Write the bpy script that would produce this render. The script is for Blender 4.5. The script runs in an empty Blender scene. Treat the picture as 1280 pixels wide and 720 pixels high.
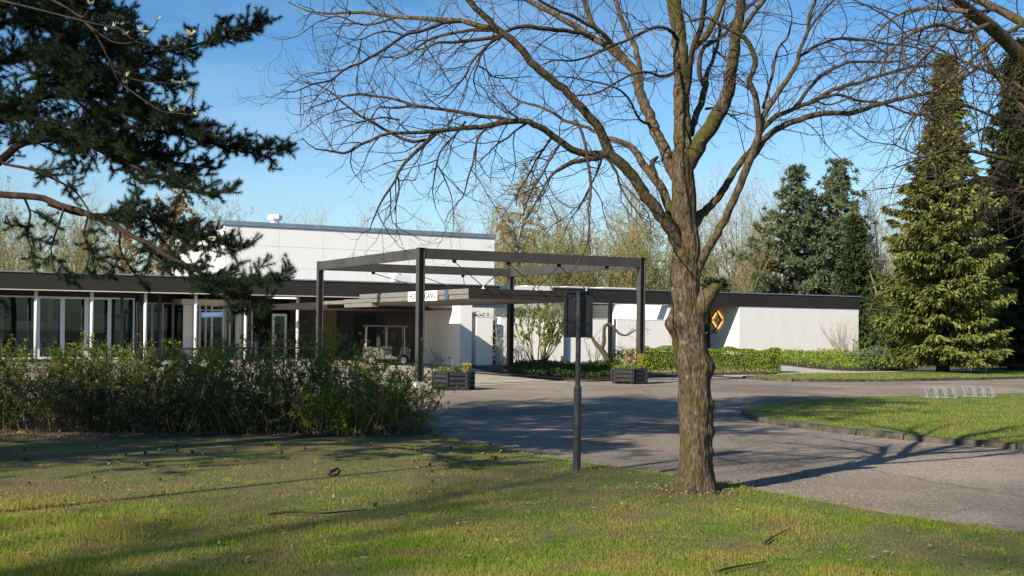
import bpy, math, random
import numpy as np
from mathutils import Vector, Matrix

# ------------------------------------------------------------------ camera, sky, sun, exposure
scene = bpy.context.scene
FPX, HOR, ROLL, EYE = 1500.0, 410.7, 0.0112, 1.65       # focal length / horizon in pixels of a 1280x720 frame
SUN_AZ, SUN_EL = math.radians(48.5), math.radians(30)    # direction the light travels (from +X towards +Y), height
cam = bpy.data.cameras.new('camera')
cam.sensor_width = 36
cam.lens = FPX / 1280 * 36
cam.shift_y = (HOR - 360) / 1280
cam.clip_start, cam.clip_end = 0.1, 3000
cam_ob = bpy.data.objects.new('camera', cam)
cam_ob.location = (0, 0, EYE)
cam_ob.rotation_euler = (math.pi / 2, -ROLL, 0)
scene.collection.objects.link(cam_ob)
scene.camera = cam_ob

world = bpy.data.worlds.new('World')
scene.world = world
world.use_nodes = True
wt = world.node_tree
wt.nodes.clear()
wo = wt.nodes.new('ShaderNodeOutputWorld')
bg = wt.nodes.new('ShaderNodeBackground')
bg.inputs['Strength'].default_value = 0.070
sky = wt.nodes.new('ShaderNodeTexSky')
sky.sky_type = 'NISHITA'
sky.sun_disc = False
sky.sun_elevation = SUN_EL
lx, ly = math.cos(SUN_AZ), math.sin(SUN_AZ)
sky.sun_rotation = math.atan2(-lx, -ly)                  # the sun stands opposite to where its light travels
sky.altitude = 50
sky.air_density = 1.25
sky.dust_density = 0.55
sky.ozone_density = 2.2
# thin streaks of high cirrus
tc = wt.nodes.new('ShaderNodeTexCoord')
mp = wt.nodes.new('ShaderNodeMapping')
mp.inputs['Scale'].default_value = (1.6, 1.6, 9)
mp.inputs['Rotation'].default_value = (0, 0.12, 0.5)
ns = wt.nodes.new('ShaderNodeTexNoise')
ns.inputs['Scale'].default_value = 2.3
ns.inputs['Detail'].default_value = 5
ns.inputs['Roughness'].default_value = 0.55
cr = wt.nodes.new('ShaderNodeValToRGB')
cr.color_ramp.elements[0].position = 0.44
cr.color_ramp.elements[0].color = (0, 0, 0, 1)
cr.color_ramp.elements[1].position = 0.80
cr.color_ramp.elements[1].color = (0.42, 0.42, 0.42, 1)
mx = wt.nodes.new('ShaderNodeMix')
mx.data_type = 'RGBA'
mx.inputs['B'].default_value = (4.4, 6.0, 7.6, 1)
L = wt.links.new
L(tc.outputs['Generated'], mp.inputs['Vector'])
L(mp.outputs['Vector'], ns.inputs['Vector'])
L(ns.outputs['Fac'], cr.inputs['Fac'])
L(cr.outputs['Color'], mx.inputs['Factor'])
tint = wt.nodes.new('ShaderNodeMix')                      # clear, deep spring blue
tint.data_type = 'RGBA'
tint.blend_type = 'MULTIPLY'
tint.inputs['Factor'].default_value = 1
sx_ = wt.nodes.new('ShaderNodeSeparateXYZ')
L(tc.outputs['Generated'], sx_.inputs['Vector'])
tr_ = wt.nodes.new('ShaderNodeValToRGB')
for i_, (z_, c_) in enumerate(((0.0, (0.92, 1.16, 1.48)), (0.12, (0.80, 1.06, 1.38)), (0.27, (0.33, 0.72, 1.08)), (0.6, (0.28, 0.65, 0.95)))):
    e_ = tr_.color_ramp.elements[i_] if i_ < 2 else tr_.color_ramp.elements.new(z_)
    e_.position = z_
    e_.color = (*c_, 1)
L(sx_.outputs['Z'], tr_.inputs['Fac'])
L(tr_.outputs['Color'], tint.inputs['B'])
L(sky.outputs['Color'], tint.inputs['A'])
L(tint.outputs['Result'], mx.inputs['A'])
L(mx.outputs['Result'], bg.inputs['Color'])
L(bg.outputs['Background'], wo.inputs['Surface'])

sun = bpy.data.lights.new('sun', 'SUN')
sun.energy = 5.0
sun.angle = math.radians(0.55)
sun.color = (1.0, 0.90, 0.76)
sun_ob = bpy.data.objects.new('sun', sun)
sun_dir = Vector((lx * math.cos(SUN_EL), ly * math.cos(SUN_EL), -math.sin(SUN_EL)))
sun_ob.rotation_euler = sun_dir.to_track_quat('-Z', 'Y').to_euler()
sun_ob.location = (-60, -70, 60)
scene.collection.objects.link(sun_ob)

scene.view_settings.view_transform = 'Standard'
scene.view_settings.look = 'None'
scene.view_settings.exposure = 0.78
scene.view_settings.gamma = 1.0
scene.view_settings.use_curve_mapping = False
scene.cycles.max_bounces = 8
scene.cycles.transparent_max_bounces = 12

# ------------------------------------------------------------------ places: pixel -> ground, building axes
_c, _s = math.cos(ROLL), math.sin(ROLL)
def _rot(x, y):
    return _c * (x - 640) + _s * (y - HOR), -_s * (x - 640) + _c * (y - HOR)
def G(x, y, z=0.0):                                     # where a sight line meets the height z
    a, b = _rot(x, y)
    d = (EYE - z) * FPX / b
    return np.array([a / FPX * d, d])
def W(x, y, d):                                         # a sight line followed to the distance d
    a, b = _rot(x, y)
    return np.array([a / FPX * d, d, EYE - b / FPX * d])
YAW = math.radians(27.85)
UX, VX = np.array([math.cos(YAW), math.sin(YAW)]), np.array([-math.sin(YAW), math.cos(YAW)])
ORG = np.array([-2.582, 33.647])                        # foot of the nearest frame post
def P(u, v, z=0.0):
    q = ORG + UX * u + VX * v
    return np.array([q[0], q[1], z])
def uAt(x, v, y=400):                                   # u of the point of plane v seen in column x
    k = _rot(x, y)[0] / FPX
    return (k * (ORG[1] + VX[1] * v) - ORG[0] - VX[0] * v) / (UX[0] - k * UX[1])
def vAt(x, u, y=400):
    k = _rot(x, y)[0] / FPX
    return (k * (ORG[1] + UX[1] * u) - ORG[0] - UX[0] * u) / (VX[0] - k * VX[1])
def zAt(y, u, v):
    q = P(u, v)
    x = 640 + q[0] / q[1] * FPX
    return EYE - _rot(x, y)[1] / FPX * q[1]

# ------------------------------------------------------------------ mesh building
class MB:
    def __init__(s):
        s.v, s.t, s.q, s.n, s.k = [], [], [], [], 0
    def add(s, v, tris=None, quads=None, ngons=None):
        v = np.asarray(v, dtype=np.float64).reshape(-1, 3)
        if tris is not None and len(tris): s.t.append(np.asarray(tris, dtype=np.int64) + s.k)
        if quads is not None and len(quads): s.q.append(np.asarray(quads, dtype=np.int64) + s.k)
        if ngons:
            for g in ngons: s.n.append([i + s.k for i in g])
        s.v.append(v)
        s.k += len(v)
        return s
    BQ = [(0, 3, 2, 1), (4, 5, 6, 7), (0, 1, 5, 4), (1, 2, 6, 5), (2, 3, 7, 6), (3, 0, 4, 7)]
    def hexa(s, c8):
        return s.add(c8, quads=MB.BQ)
    def box(s, x0, x1, y0, y1, z0, z1):
        return s.hexa([(x0, y0, z0), (x1, y0, z0), (x1, y1, z0), (x0, y1, z0), (x0, y0, z1), (x1, y0, z1), (x1, y1, z1), (x0, y1, z1)])
    def ubox(s, u0, u1, v0, v1, z0, z1):
        return s.hexa([P(u0, v0, z0), P(u1, v0, z0), P(u1, v1, z0), P(u0, v1, z0), P(u0, v0, z1), P(u1, v0, z1), P(u1, v1, z1), P(u0, v1, z1)])
    def bar(s, a, b, w, h, up=(0, 0, 1)):               # rectangular bar from a to b
        a, b = Vector(a), Vector(b)
        t = (b - a).normalized()
        up = Vector(up)
        if abs(t.dot(up)) > 0.95: up = Vector((1, 0, 0))
        sx = t.cross(up).normalized() * (w / 2)
        sy = sx.cross(t).normalized() * (h / 2)
        return s.hexa([a - sx - sy, a + sx - sy, a + sx + sy, a - sx + sy, b - sx - sy, b + sx - sy, b + sx + sy, b - sx + sy])
    def prism(s, poly, z0, z1):
        n = len(poly)
        v = [(p[0], p[1], z0) for p in poly] + [(p[0], p[1], z1) for p in poly]
        return s.add(v, quads=[(i, (i + 1) % n, n + (i + 1) % n, n + i) for i in range(n)],
                     ngons=[list(range(n))[::-1], list(range(n, 2 * n))])
    def sheet(s, poly, z):
        return s.add([(p[0], p[1], z) for p in poly], ngons=[list(range(len(poly)))])
    def lathe(s, prof, c, seg=20, axis='z'):
        v, n = [], len(prof)
        for r, z in prof:
            for k in range(seg):
                a = 2 * math.pi * k / seg
                p = (r * math.cos(a), r * math.sin(a), z)
                if axis == 'x': p = (p[2], p[0], p[1])
                v.append((c[0] + p[0], c[1] + p[1], c[2] + p[2]))
        q = [(i * seg + k, i * seg + (k + 1) % seg, (i + 1) * seg + (k + 1) % seg, (i + 1) * seg + k) for i in range(n - 1) for k in range(seg)]
        return s.add(v, quads=q, ngons=[[k for k in range(seg)][::-1], [(n - 1) * seg + k for k in range(seg)]])
    def tubes(s, lines, sides=5, cap=False):            # lines: list of (points, radii)
        groups = {}
        for p, r in lines: groups.setdefault(len(p), []).append((p, r))
        for n, g in groups.items():
            pts = np.array([x[0] for x in g], dtype=np.float64)
            rad = np.array([x[1] for x in g], dtype=np.float64)
            N = len(g)
            tan = np.empty_like(pts)
            tan[:, 1:-1] = pts[:, 2:] - pts[:, :-2]
            tan[:, 0] = pts[:, 1] - pts[:, 0]
            tan[:, -1] = pts[:, -1] - pts[:, -2]
            tan /= np.linalg.norm(tan, axis=2, keepdims=True) + 1e-12
            mean = np.abs(pts[:, -1] - pts[:, 0])
            ref = np.zeros((N, 3))
            ref[np.arange(N), mean.argmin(axis=1)] = 1
            a = np.cross(tan, ref[:, None, :])
            a /= np.linalg.norm(a, axis=2, keepdims=True) + 1e-12
            b = np.cross(tan, a)
            th = np.arange(sides) * 2 * math.pi / sides
            ring = a[:, :, None, :] * np.cos(th)[:, None] + b[:, :, None, :] * np.sin(th)[:, None]
            vv = pts[:, :, None, :] + ring * rad[:, :, None, None]
            base = np.arange(N)[:, None, None] * (n * sides)
            i = np.arange(n - 1)[None, :, None] * sides
            k = np.arange(sides)[None, None, :]
            k2 = (k + 1) % sides
            q = np.stack([base + i + k, base + i + k2, base + i + sides + k2, base + i + sides + k], axis=-1).reshape(-1, 4)
            ng = None
            if cap:
                ng = []
                for j in range(N):
                    o = j * n * sides
                    ng.append([o + x for x in range(sides)][::-1])
                    ng.append([o + (n - 1) * sides + x for x in range(sides)])
            s.add(vv.reshape(-1, 3), quads=q, ngons=ng)
        return s
    def cards(s, c, d, nrm, ln, wd):                    # leaf-shaped quads: base c, axis d, facing nrm
        c, d, nrm = np.asarray(c), np.asarray(d), np.asarray(nrm)
        ln = np.broadcast_to(np.asarray(ln, dtype=float), (len(c),))[:, None]
        wd = np.broadcast_to(np.asarray(wd, dtype=float), (len(c),))[:, None]
        d = d / (np.linalg.norm(d, axis=1, keepdims=True) + 1e-9)
        sd = np.cross(d, nrm)
        sd /= np.linalg.norm(sd, axis=1, keepdims=True) + 1e-9
        m = c + d * ln * 0.45
        v = np.stack([c, m + sd * wd * 0.5, c + d * ln, m - sd * wd * 0.5], axis=1)
        return s.add(v.reshape(-1, 3), quads=np.arange(len(c) * 4).reshape(-1, 4))
    def needles(s, c, d, ln, wd, sd):
        v = np.stack([c - sd * wd * 0.5, c + sd * wd * 0.5, c + d * ln], axis=1)
        return s.add(v.reshape(-1, 3), tris=np.arange(len(c) * 3).reshape(-1, 3))
    def build(s, name, mat, parent=None, smooth=False):
        v = np.concatenate(s.v) if s.v else np.zeros((0, 3))
        o = parent
        while o is not None:
            v = v - np.array(o.location)
            o = o.parent
        loops, starts, k = [], [], 0
        for arr, w in ((s.t, 3), (s.q, 4)):
            if arr:
                f = np.concatenate(arr)
                loops.append(f.reshape(-1))
                starts.append(k + np.arange(len(f)) * w)
                k += f.size
        if s.n:
            st = []
            for g in s.n:
                st.append(k)
                k += len(g)
            loops.append(np.array([i for g in s.n for i in g]))
            starts.append(np.array(st))
        me = bpy.data.meshes.new(name)
        lv, ls = np.concatenate(loops), np.concatenate(starts)
        me.vertices.add(len(v))
        me.vertices.foreach_set('co', v.astype(np.float32).reshape(-1))
        me.loops.add(len(lv))
        me.loops.foreach_set('vertex_index', lv.astype(np.int32))
        me.polygons.add(len(ls))
        me.polygons.foreach_set('loop_start', ls.astype(np.int32))
        me.polygons.foreach_set('use_smooth', np.full(len(ls), bool(smooth)))
        me.update(calc_edges=True)
        me.materials.append(mat)
        ob = bpy.data.objects.new(name, me)
        scene.collection.objects.link(ob)
        ob.parent = parent
        return ob

def tag(o, label, cat, group=None):
    o['label'] = label
    o['category'] = cat
    if group: o['group'] = group
    return o
def thing(name, label, cat, loc=(0, 0, 0), group=None):
    o = bpy.data.objects.new(name, None)
    o.empty_display_size = 0.2
    o.location = [float(t) for t in loc]
    scene.collection.objects.link(o)
    return tag(o, label, cat, group)
def struct(o):
    o['kind'] = 'structure'
    return o
def stuff(o, label, cat):
    o['kind'] = 'stuff'
    return tag(o, label, cat)
def copy_tree(o, parent=None):
    c = o.copy()
    scene.collection.objects.link(c)
    c.parent = parent
    for ch in list(o.children): copy_tree(ch, c)
    return c
def place_copy(o, loc, rz, label):
    c = copy_tree(o)
    c.location = [float(t) for t in loc]
    c.rotation_euler = (0, 0, rz)
    c['label'] = label
    return c

# ------------------------------------------------------------------ materials
def M(name, cols, scale=4.0, rough=0.8, bump=0.0, bscale=60.0, detail=5.0, stretch=(1, 1, 1), metal=0.0, spec=0.3,
      lo=0.35, hi=0.65, island=0.0, trans=0.0, coat=0.0, bstretch=None, speck=None, bdist=0.02):
    m = bpy.data.materials.new(name)
    m.use_nodes = True
    nt = m.node_tree
    nd, ln = nt.nodes, nt.links.new
    b = nd['Principled BSDF']
    out = nd['Material Output']
    b.inputs['Roughness'].default_value = rough
    b.inputs['Metallic'].default_value = metal
    b.inputs['Specular IOR Level'].default_value = spec
    if coat: b.inputs['Coat Weight'].default_value = coat
    geo = nd.new('ShaderNodeNewGeometry')
    def mapped(st):
        if tuple(st) == (1, 1, 1): return geo.outputs['Position']
        mpn = nd.new('ShaderNodeMapping')
        mpn.inputs['Scale'].default_value = st
        ln(geo.outputs['Position'], mpn.inputs['Vector'])
        return mpn.outputs['Vector']
    if isinstance(cols[0], (int, float)): cols = [cols]
    col = None
    if len(cols) == 1:
        b.inputs['Base Color'].default_value = (*cols[0], 1)
    else:
        n = nd.new('ShaderNodeTexNoise')
        n.inputs['Scale'].default_value = scale
        n.inputs['Detail'].default_value = detail
        n.inputs['Roughness'].default_value = 0.6
        ln(mapped(stretch), n.inputs['Vector'])
        f = n.outputs['Fac']
        if island:
            mxn = nd.new('ShaderNodeMix')
            mxn.inputs['Factor'].default_value = island
            ln(f, mxn.inputs['A'])
            ln(geo.outputs['Random Per Island'], mxn.inputs['B'])
            f = mxn.outputs['Result']
        r = nd.new('ShaderNodeValToRGB')
        e = r.color_ramp.elements
        while len(e) < len(cols): e.new(0.5)
        for i, cc in enumerate(cols):
            e[i].position = lo + (hi - lo) * i / (len(cols) - 1)
            e[i].color = (*cc, 1)
        ln(f, r.inputs['Fac'])
        col = r.outputs['Color']
        if speck:                                        # fine grains of another colour: (colour, scale, threshold)
            vn = nd.new('ShaderNodeTexVoronoi')
            vn.inputs['Scale'].default_value = speck[1]
            ln(geo.outputs['Position'], vn.inputs['Vector'])
            sep = nd.new('ShaderNodeSeparateColor')
            ln(vn.outputs['Color'], sep.inputs['Color'])
            rr = nd.new('ShaderNodeValToRGB')
            rr.color_ramp.elements[0].position = speck[2]
            rr.color_ramp.elements[1].position = min(1, speck[2] + 0.15)
            ln(sep.outputs['Red'], rr.inputs['Fac'])
            m2 = nd.new('ShaderNodeMix')
            m2.data_type = 'RGBA'
            m2.inputs['B'].default_value = (*speck[0], 1)
            ln(rr.outputs['Color'], m2.inputs['Factor'])
            ln(col, m2.inputs['A'])
            col = m2.outputs['Result']
        ln(col, b.inputs['Base Color'])
    if bump:
        bn = nd.new('ShaderNodeTexNoise')
        bn.inputs['Scale'].default_value = bscale
        bn.inputs['Detail'].default_value = 6
        ln(mapped(bstretch or stretch), bn.inputs['Vector'])
        bp = nd.new('ShaderNodeBump')
        bp.inputs['Strength'].default_value = bump
        bp.inputs['Distance'].default_value = bdist
        ln(bn.outputs['Fac'], bp.inputs['Height'])
        ln(bp.outputs['Normal'], b.inputs['Normal'])
    if trans:
        tr = nd.new('ShaderNodeBsdfTranslucent')
        if col is not None: ln(col, tr.inputs['Color'])
        else: tr.inputs['Color'].default_value = (*cols[0], 1)
        ms = nd.new('ShaderNodeMixShader')
        ms.inputs['Fac'].default_value = trans
        ln(b.outputs['BSDF'], ms.inputs[1])
        ln(tr.outputs['BSDF'], ms.inputs[2])
        ln(ms.outputs['Shader'], out.inputs['Surface'])
    return m

def glass_mat(name, tint):
    m = bpy.data.materials.new(name)
    m.use_nodes = True
    nt = m.node_tree
    nt.nodes.clear()
    o = nt.nodes.new('ShaderNodeOutputMaterial')
    t = nt.nodes.new('ShaderNodeBsdfTransparent')
    t.inputs['Color'].default_value = (*tint, 1)
    g = nt.nodes.new('ShaderNodeBsdfGlossy')
    g.inputs['Roughness'].default_value = 0.015
    g.inputs['Color'].default_value = (0.9, 0.95, 1, 1)
    f = nt.nodes.new('ShaderNodeFresnel')
    f.inputs['IOR'].default_value = 1.5
    mx_ = nt.nodes.new('ShaderNodeMixShader')
    nt.links.new(f.outputs['Fac'], mx_.inputs['Fac'])
    nt.links.new(t.outputs['BSDF'], mx_.inputs[1])
    nt.links.new(g.outputs['BSDF'], mx_.inputs[2])
    nt.links.new(mx_.outputs['Shader'], o.inputs['Surface'])
    return m
def emit_mat(name, c, s):
    m = bpy.data.materials.new(name)
    m.use_nodes = True
    b = m.node_tree.nodes['Principled BSDF']
    b.inputs['Base Color'].default_value = (*c, 1)
    b.inputs['Emission Color'].default_value = (*c, 1)
    b.inputs['Emission Strength'].default_value = s
    return m
def brick_mat(name, c):                                 # painted brickwork: shallow courses under white paint
    m = M(name, [tuple(x * f_ for x, f_ in zip(c, (0.92, 0.92, 0.91))), tuple(x * 0.98 for x in c), c], scale=1.6, stretch=(1.5, 1.5, 0.22), detail=8, rough=0.8, spec=0.1, lo=0.28, hi=0.6)
    nt = m.node_tree
    nd, ln = nt.nodes, nt.links.new
    geo = nd.new('ShaderNodeNewGeometry')
    mpn = nd.new('ShaderNodeVectorRotate')
    mpn.rotation_type = 'Z_AXIS'
    mpn.inputs['Angle'].default_value = -YAW
    ln(geo.outputs['Position'], mpn.inputs['Vector'])
    sp = nd.new('ShaderNodeSeparateXYZ')
    ln(mpn.outputs['Vector'], sp.inputs['Vector'])
    ad = nd.new('ShaderNodeMath')
    ln(sp.outputs['X'], ad.inputs[0])
    ln(sp.outputs['Y'], ad.inputs[1])
    cb = nd.new('ShaderNodeCombineXYZ')
    ln(ad.outputs['Value'], cb.inputs['X'])
    ln(sp.outputs['Z'], cb.inputs['Y'])
    br = nd.new('ShaderNodeTexBrick')
    br.inputs['Scale'].default_value = 1.0
    br.inputs['Brick Width'].default_value = 0.22
    br.inputs['Row Height'].default_value = 0.075
    br.inputs['Mortar Size'].default_value = 0.008
    br.inputs['Color1'].default_value = (1, 1, 1, 1)
    br.inputs['Color2'].default_value = (0.86, 0.86, 0.86, 1)
    br.inputs['Mortar'].default_value = (0.35, 0.35, 0.35, 1)
    ln(cb.outputs['Vector'], br.inputs['Vector'])
    bp = nd.new('ShaderNodeBump')
    bp.inputs['Strength'].default_value = 0.35
    bp.inputs['Distance'].default_value = 0.01
    ln(br.outputs['Color'], bp.inputs['Height'])
    ln(bp.outputs['Normal'], nd['Principled BSDF'].inputs['Normal'])
    return m

m_fascia = M('dark_fascia', [(0.026, 0.024, 0.021), (0.033, 0.030, 0.027)], scale=0.7, rough=0.6, spec=0.2)
m_steel = M('dark_steel', [(0.046, 0.044, 0.041), (0.062, 0.060, 0.055)], scale=1.5, rough=0.55, spec=0.25)
m_black = M('black_metal', [(0.012, 0.012, 0.013)], rough=0.45, spec=0.4)
m_post = M('grey_post_paint', [(0.022, 0.024, 0.027), (0.030, 0.032, 0.036)], scale=6, rough=0.4, spec=0.45)
m_canopy = M('weathered_canopy_board', [(0.15, 0.14, 0.125), (0.20, 0.187, 0.165)], scale=1.8, stretch=(1, 1, 6), rough=0.6)
m_zinc = M('zinc_cap', [(0.24, 0.29, 0.35), (0.33, 0.38, 0.43)], scale=2, rough=0.35, metal=0.55, spec=0.5)
m_white = M('white_panel', [(0.80, 0.78, 0.74), (0.84, 0.82, 0.785)], scale=1.1, stretch=(1.6, 1.6, 0.12), detail=8, lo=0.3, hi=0.6, rough=0.6, spec=0.25)
m_joint = M('panel_joint', [(0.42, 0.42, 0.40)], rough=0.8)
m_brick = brick_mat('white_painted_brick', (0.86, 0.835, 0.79))
m_render = M('white_render', [(0.73, 0.70, 0.65), (0.80, 0.77, 0.72)], scale=1.1, rough=0.8, spec=0.2)
m_soffit = M('pale_soffit', [(0.50, 0.46, 0.40), (0.56, 0.52, 0.46)], scale=0.8, rough=0.8)
m_frame = M('white_window_frame', [(0.62, 0.66, 0.70)], rough=0.4, spec=0.4)
m_alu = M('grey_aluminium', [(0.42, 0.42, 0.41)], rough=0.4, spec=0.5, metal=0.3)
m_glass = glass_mat('window_glass', (0.70, 0.76, 0.75))
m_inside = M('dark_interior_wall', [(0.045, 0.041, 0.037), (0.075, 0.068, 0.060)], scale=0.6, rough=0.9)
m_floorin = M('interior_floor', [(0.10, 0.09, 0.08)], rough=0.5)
m_wood = M('ochre_wooden_door', [(0.19, 0.115, 0.045), (0.26, 0.165, 0.07)], scale=3, stretch=(6, 6, 0.5), rough=0.5)
m_roof = M('roof_felt', [(0.10, 0.10, 0.10), (0.16, 0.16, 0.155)], scale=1.5, rough=0.9)
m_concrete = M('concrete_foot', [(0.36, 0.34, 0.31), (0.46, 0.44, 0.40)], scale=8, rough=0.9, bump=0.3, bscale=60)
m_timber = M('black_stained_timber', [(0.014, 0.014, 0.016), (0.036, 0.036, 0.038)], scale=9, stretch=(1, 1, 5), rough=0.75, bump=0.3, bscale=40)
m_galv = M('galvanised_steel', [(0.19, 0.20, 0.20), (0.26, 0.27, 0.27)], scale=12, rough=0.4, spec=0.5)
m_cap = M('white_sheet_metal', [(0.70, 0.70, 0.69)], rough=0.45, spec=0.4)
m_red = M('red_upholstery', [(0.55, 0.025, 0.03)], rough=0.6)
m_teal = M('teal_plastic', [(0.16, 0.50, 0.50)], rough=0.5)
m_blue = M('blue_sign_face', [(0.045, 0.095, 0.19)], rough=0.4, spec=0.5)
m_signwhite = M('white_sign_face', [(0.85, 0.85, 0.84)], rough=0.4, spec=0.4)
m_letter = M('grey_lettering', [(0.03, 0.03, 0.03)], rough=0.5)
m_rubber = M('black_rubber', [(0.02, 0.02, 0.02)], rough=0.8)
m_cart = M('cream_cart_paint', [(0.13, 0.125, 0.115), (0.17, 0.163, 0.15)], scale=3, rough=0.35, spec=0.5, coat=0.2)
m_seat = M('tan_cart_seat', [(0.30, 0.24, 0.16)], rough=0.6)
m_glow = emit_mat('amber_light', (1.0, 0.50, 0.09), 0.8)
m_tube = emit_mat('lamp_tube', (1.0, 0.95, 0.85), 1.3)
# ------------------------------------------------------------------ ground
m_soil = M('dark_soil', [(0.035, 0.025, 0.017), (0.075, 0.055, 0.036)], scale=3.5, rough=0.95, bump=0.6, bscale=25, bdist=0.05)
m_land = M('rough_ground', [(0.055, 0.06, 0.022), (0.09, 0.085, 0.035), (0.11, 0.09, 0.05)], scale=0.25, rough=0.95)
m_lawn = M('lawn_soil_and_moss', [(0.080, 0.055, 0.030), (0.125, 0.100, 0.040), (0.080, 0.098, 0.020), (0.16, 0.135, 0.052)], scale=0.9,
           detail=9, rough=0.95, bump=0.8, bscale=45, bdist=0.03, lo=0.3, hi=0.7)
m_lawn2 = M('fresh_lawn_soil', [(0.075, 0.085, 0.020), (0.085, 0.125, 0.018), (0.15, 0.155, 0.040)], scale=1.1, detail=8, rough=0.95, bump=0.6, bscale=45, bdist=0.03, lo=0.3, hi=0.7)
m_asphalt = M('gravelly_asphalt', [(0.185, 0.157, 0.129), (0.25, 0.214, 0.178)], scale=0.5, detail=8, rough=0.97, spec=0.0, bump=0.5, bscale=70, bdist=0.012,
              speck=((0.40, 0.335, 0.275), 62, 0.72), lo=0.38, hi=0.62)
def wear(m, crack=True):                                 # old patches, stains and hairline cracks
    nt = m.node_tree
    nd, ln = nt.nodes, nt.links.new
    b = nd['Principled BSDF']
    src = b.inputs['Base Color'].links[0].from_socket
    geo = nd.new('ShaderNodeNewGeometry')
    n1 = nd.new('ShaderNodeTexNoise')
    n1.inputs['Scale'].default_value = 0.22
    n1.inputs['Detail'].default_value = 6
    n1.inputs['Distortion'].default_value = 0.8
    ln(geo.outputs['Position'], n1.inputs['Vector'])
    r1 = nd.new('ShaderNodeValToRGB')
    r1.color_ramp.elements[0].position, r1.color_ramp.elements[1].position = 0.34, 0.62
    r1.color_ramp.elements[0].color, r1.color_ramp.elements[1].color = (0.70, 0.70, 0.71, 1), (1.06, 1.05, 1.03, 1)
    ln(n1.outputs['Fac'], r1.inputs['Fac'])
    wn = nd.new('ShaderNodeTexNoise')
    wn.inputs['Scale'].default_value = 1.6
    ln(geo.outputs['Position'], wn.inputs['Vector'])
    va = nd.new('ShaderNodeVectorMath')
    va.operation = 'MULTIPLY_ADD'
    va.inputs[1].default_value = (0.7, 0.7, 0)
    ln(wn.outputs['Color'], va.inputs[0])
    ln(geo.outputs['Position'], va.inputs[2])
    vo = nd.new('ShaderNodeTexVoronoi')
    vo.feature = 'DISTANCE_TO_EDGE'
    vo.inputs['Scale'].default_value = 0.24
    ln(va.outputs['Vector'], vo.inputs['Vector'])
    r2 = nd.new('ShaderNodeValToRGB')
    r2.color_ramp.elements[0].position, r2.color_ramp.elements[1].position = 0.0015, 0.006
    r2.color_ramp.elements[0].color = (0.72, 0.70, 0.68, 1) if crack else (1, 1, 1, 1)
    ln(vo.outputs['Distance'], r2.inputs['Fac'])
    out = src
    for r_ in (r1, r2):
        mm = nd.new('ShaderNodeMix')
        mm.data_type = 'RGBA'
        mm.blend_type = 'MULTIPLY'
        mm.inputs['Factor'].default_value = 1
        ln(out, mm.inputs['A'])
        ln(r_.outputs['Color'], mm.inputs['B'])
        out = mm.outputs['Result']
    ln(out, b.inputs['Base Color'])
wear(m_asphalt)
m_paving = M('pale_paving', [(0.31, 0.265, 0.215), (0.40, 0.35, 0.29)], scale=1.3, detail=7, rough=0.9, bump=0.3, bscale=40)
m_path = M('pale_path', [(0.36, 0.33, 0.28), (0.44, 0.40, 0.35)], scale=1.2, rough=0.9)
m_kerb = M('weathered_kerbstone', [(0.030, 0.026, 0.020), (0.10, 0.086, 0.066)], scale=5, rough=0.95, bump=0.6, bscale=30)

def curve2(pts, n=6):                                   # smooth 2D curve through points
    p = [np.array(q, dtype=float) for q in pts]
    p = [2 * p[0] - p[1]] + p + [2 * p[-1] - p[-2]]
    out = []
    for i in range(1, len(p) - 2):
        for k in range(n):
            t = k / n
            a, b, c, d = p[i - 1], p[i], p[i + 1], p[i + 2]
            out.append(0.5 * (2 * b + (c - a) * t + (2 * a - 5 * b + 4 * c - d) * t * t + (3 * b - a - 3 * c + d) * t ** 3))
    out.append(p[-2])
    return out
def gp(pts, n=6): return curve2([G(*q) for q in pts], n)

struct(MB().sheet([(-420, -160), (420, -160), (420, 700), (-420, 700)], -0.06).build('ground', m_land))
drive = [(-45, 14), (-30, 12), (-12, 11), (6, 4), (14, -12), (70, -12), (75, 30), (60, 52), (24, 52), (2, 60), (-22, 46), (-45, 36)]
struct(MB().sheet(drive, 0.0).build('driveway', m_asphalt))

LAWN_EDGE = [(-560, 496), (-250, 504), (0, 508), (250, 508), (420, 512), (520, 531), (556, 550), (640, 567), (720, 580), (800, 592.5), (900, 607), (930, 613.5), (1000, 626.5), (1100, 645), (1200, 660), (1290, 674), (1450, 700)]
edge_w = gp(LAWN_EDGE, 5)
lawn_poly = edge_w[:-6] + [np.array([5.0, 10.0]), np.array([5.3, 11.4]), np.array([6.2, 11.8]), np.array([7.0, 11.0]), np.array([7.6, 8.5]), np.array([9.5, 2.0]), np.array([8, -14]), np.array([-26, -14]), np.array([-30, 10])]
struct(MB().prism(lawn_poly, -0.05, 0.035).build('lawn', m_lawn))

def in_poly(x, y, poly):
    x, y = np.asarray(x), np.asarray(y)
    ins = np.zeros(x.shape, dtype=bool)
    j = len(poly) - 1
    for i in range(len(poly)):
        xi, yi, xj, yj = poly[i][0], poly[i][1], poly[j][0], poly[j][1]
        c = ((yi > y) != (yj > y)) & (x < (xj - xi) * (y - yi) / (yj - yi + 1e-12) + xi)
        ins ^= c
        j = i
    return ins

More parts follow.
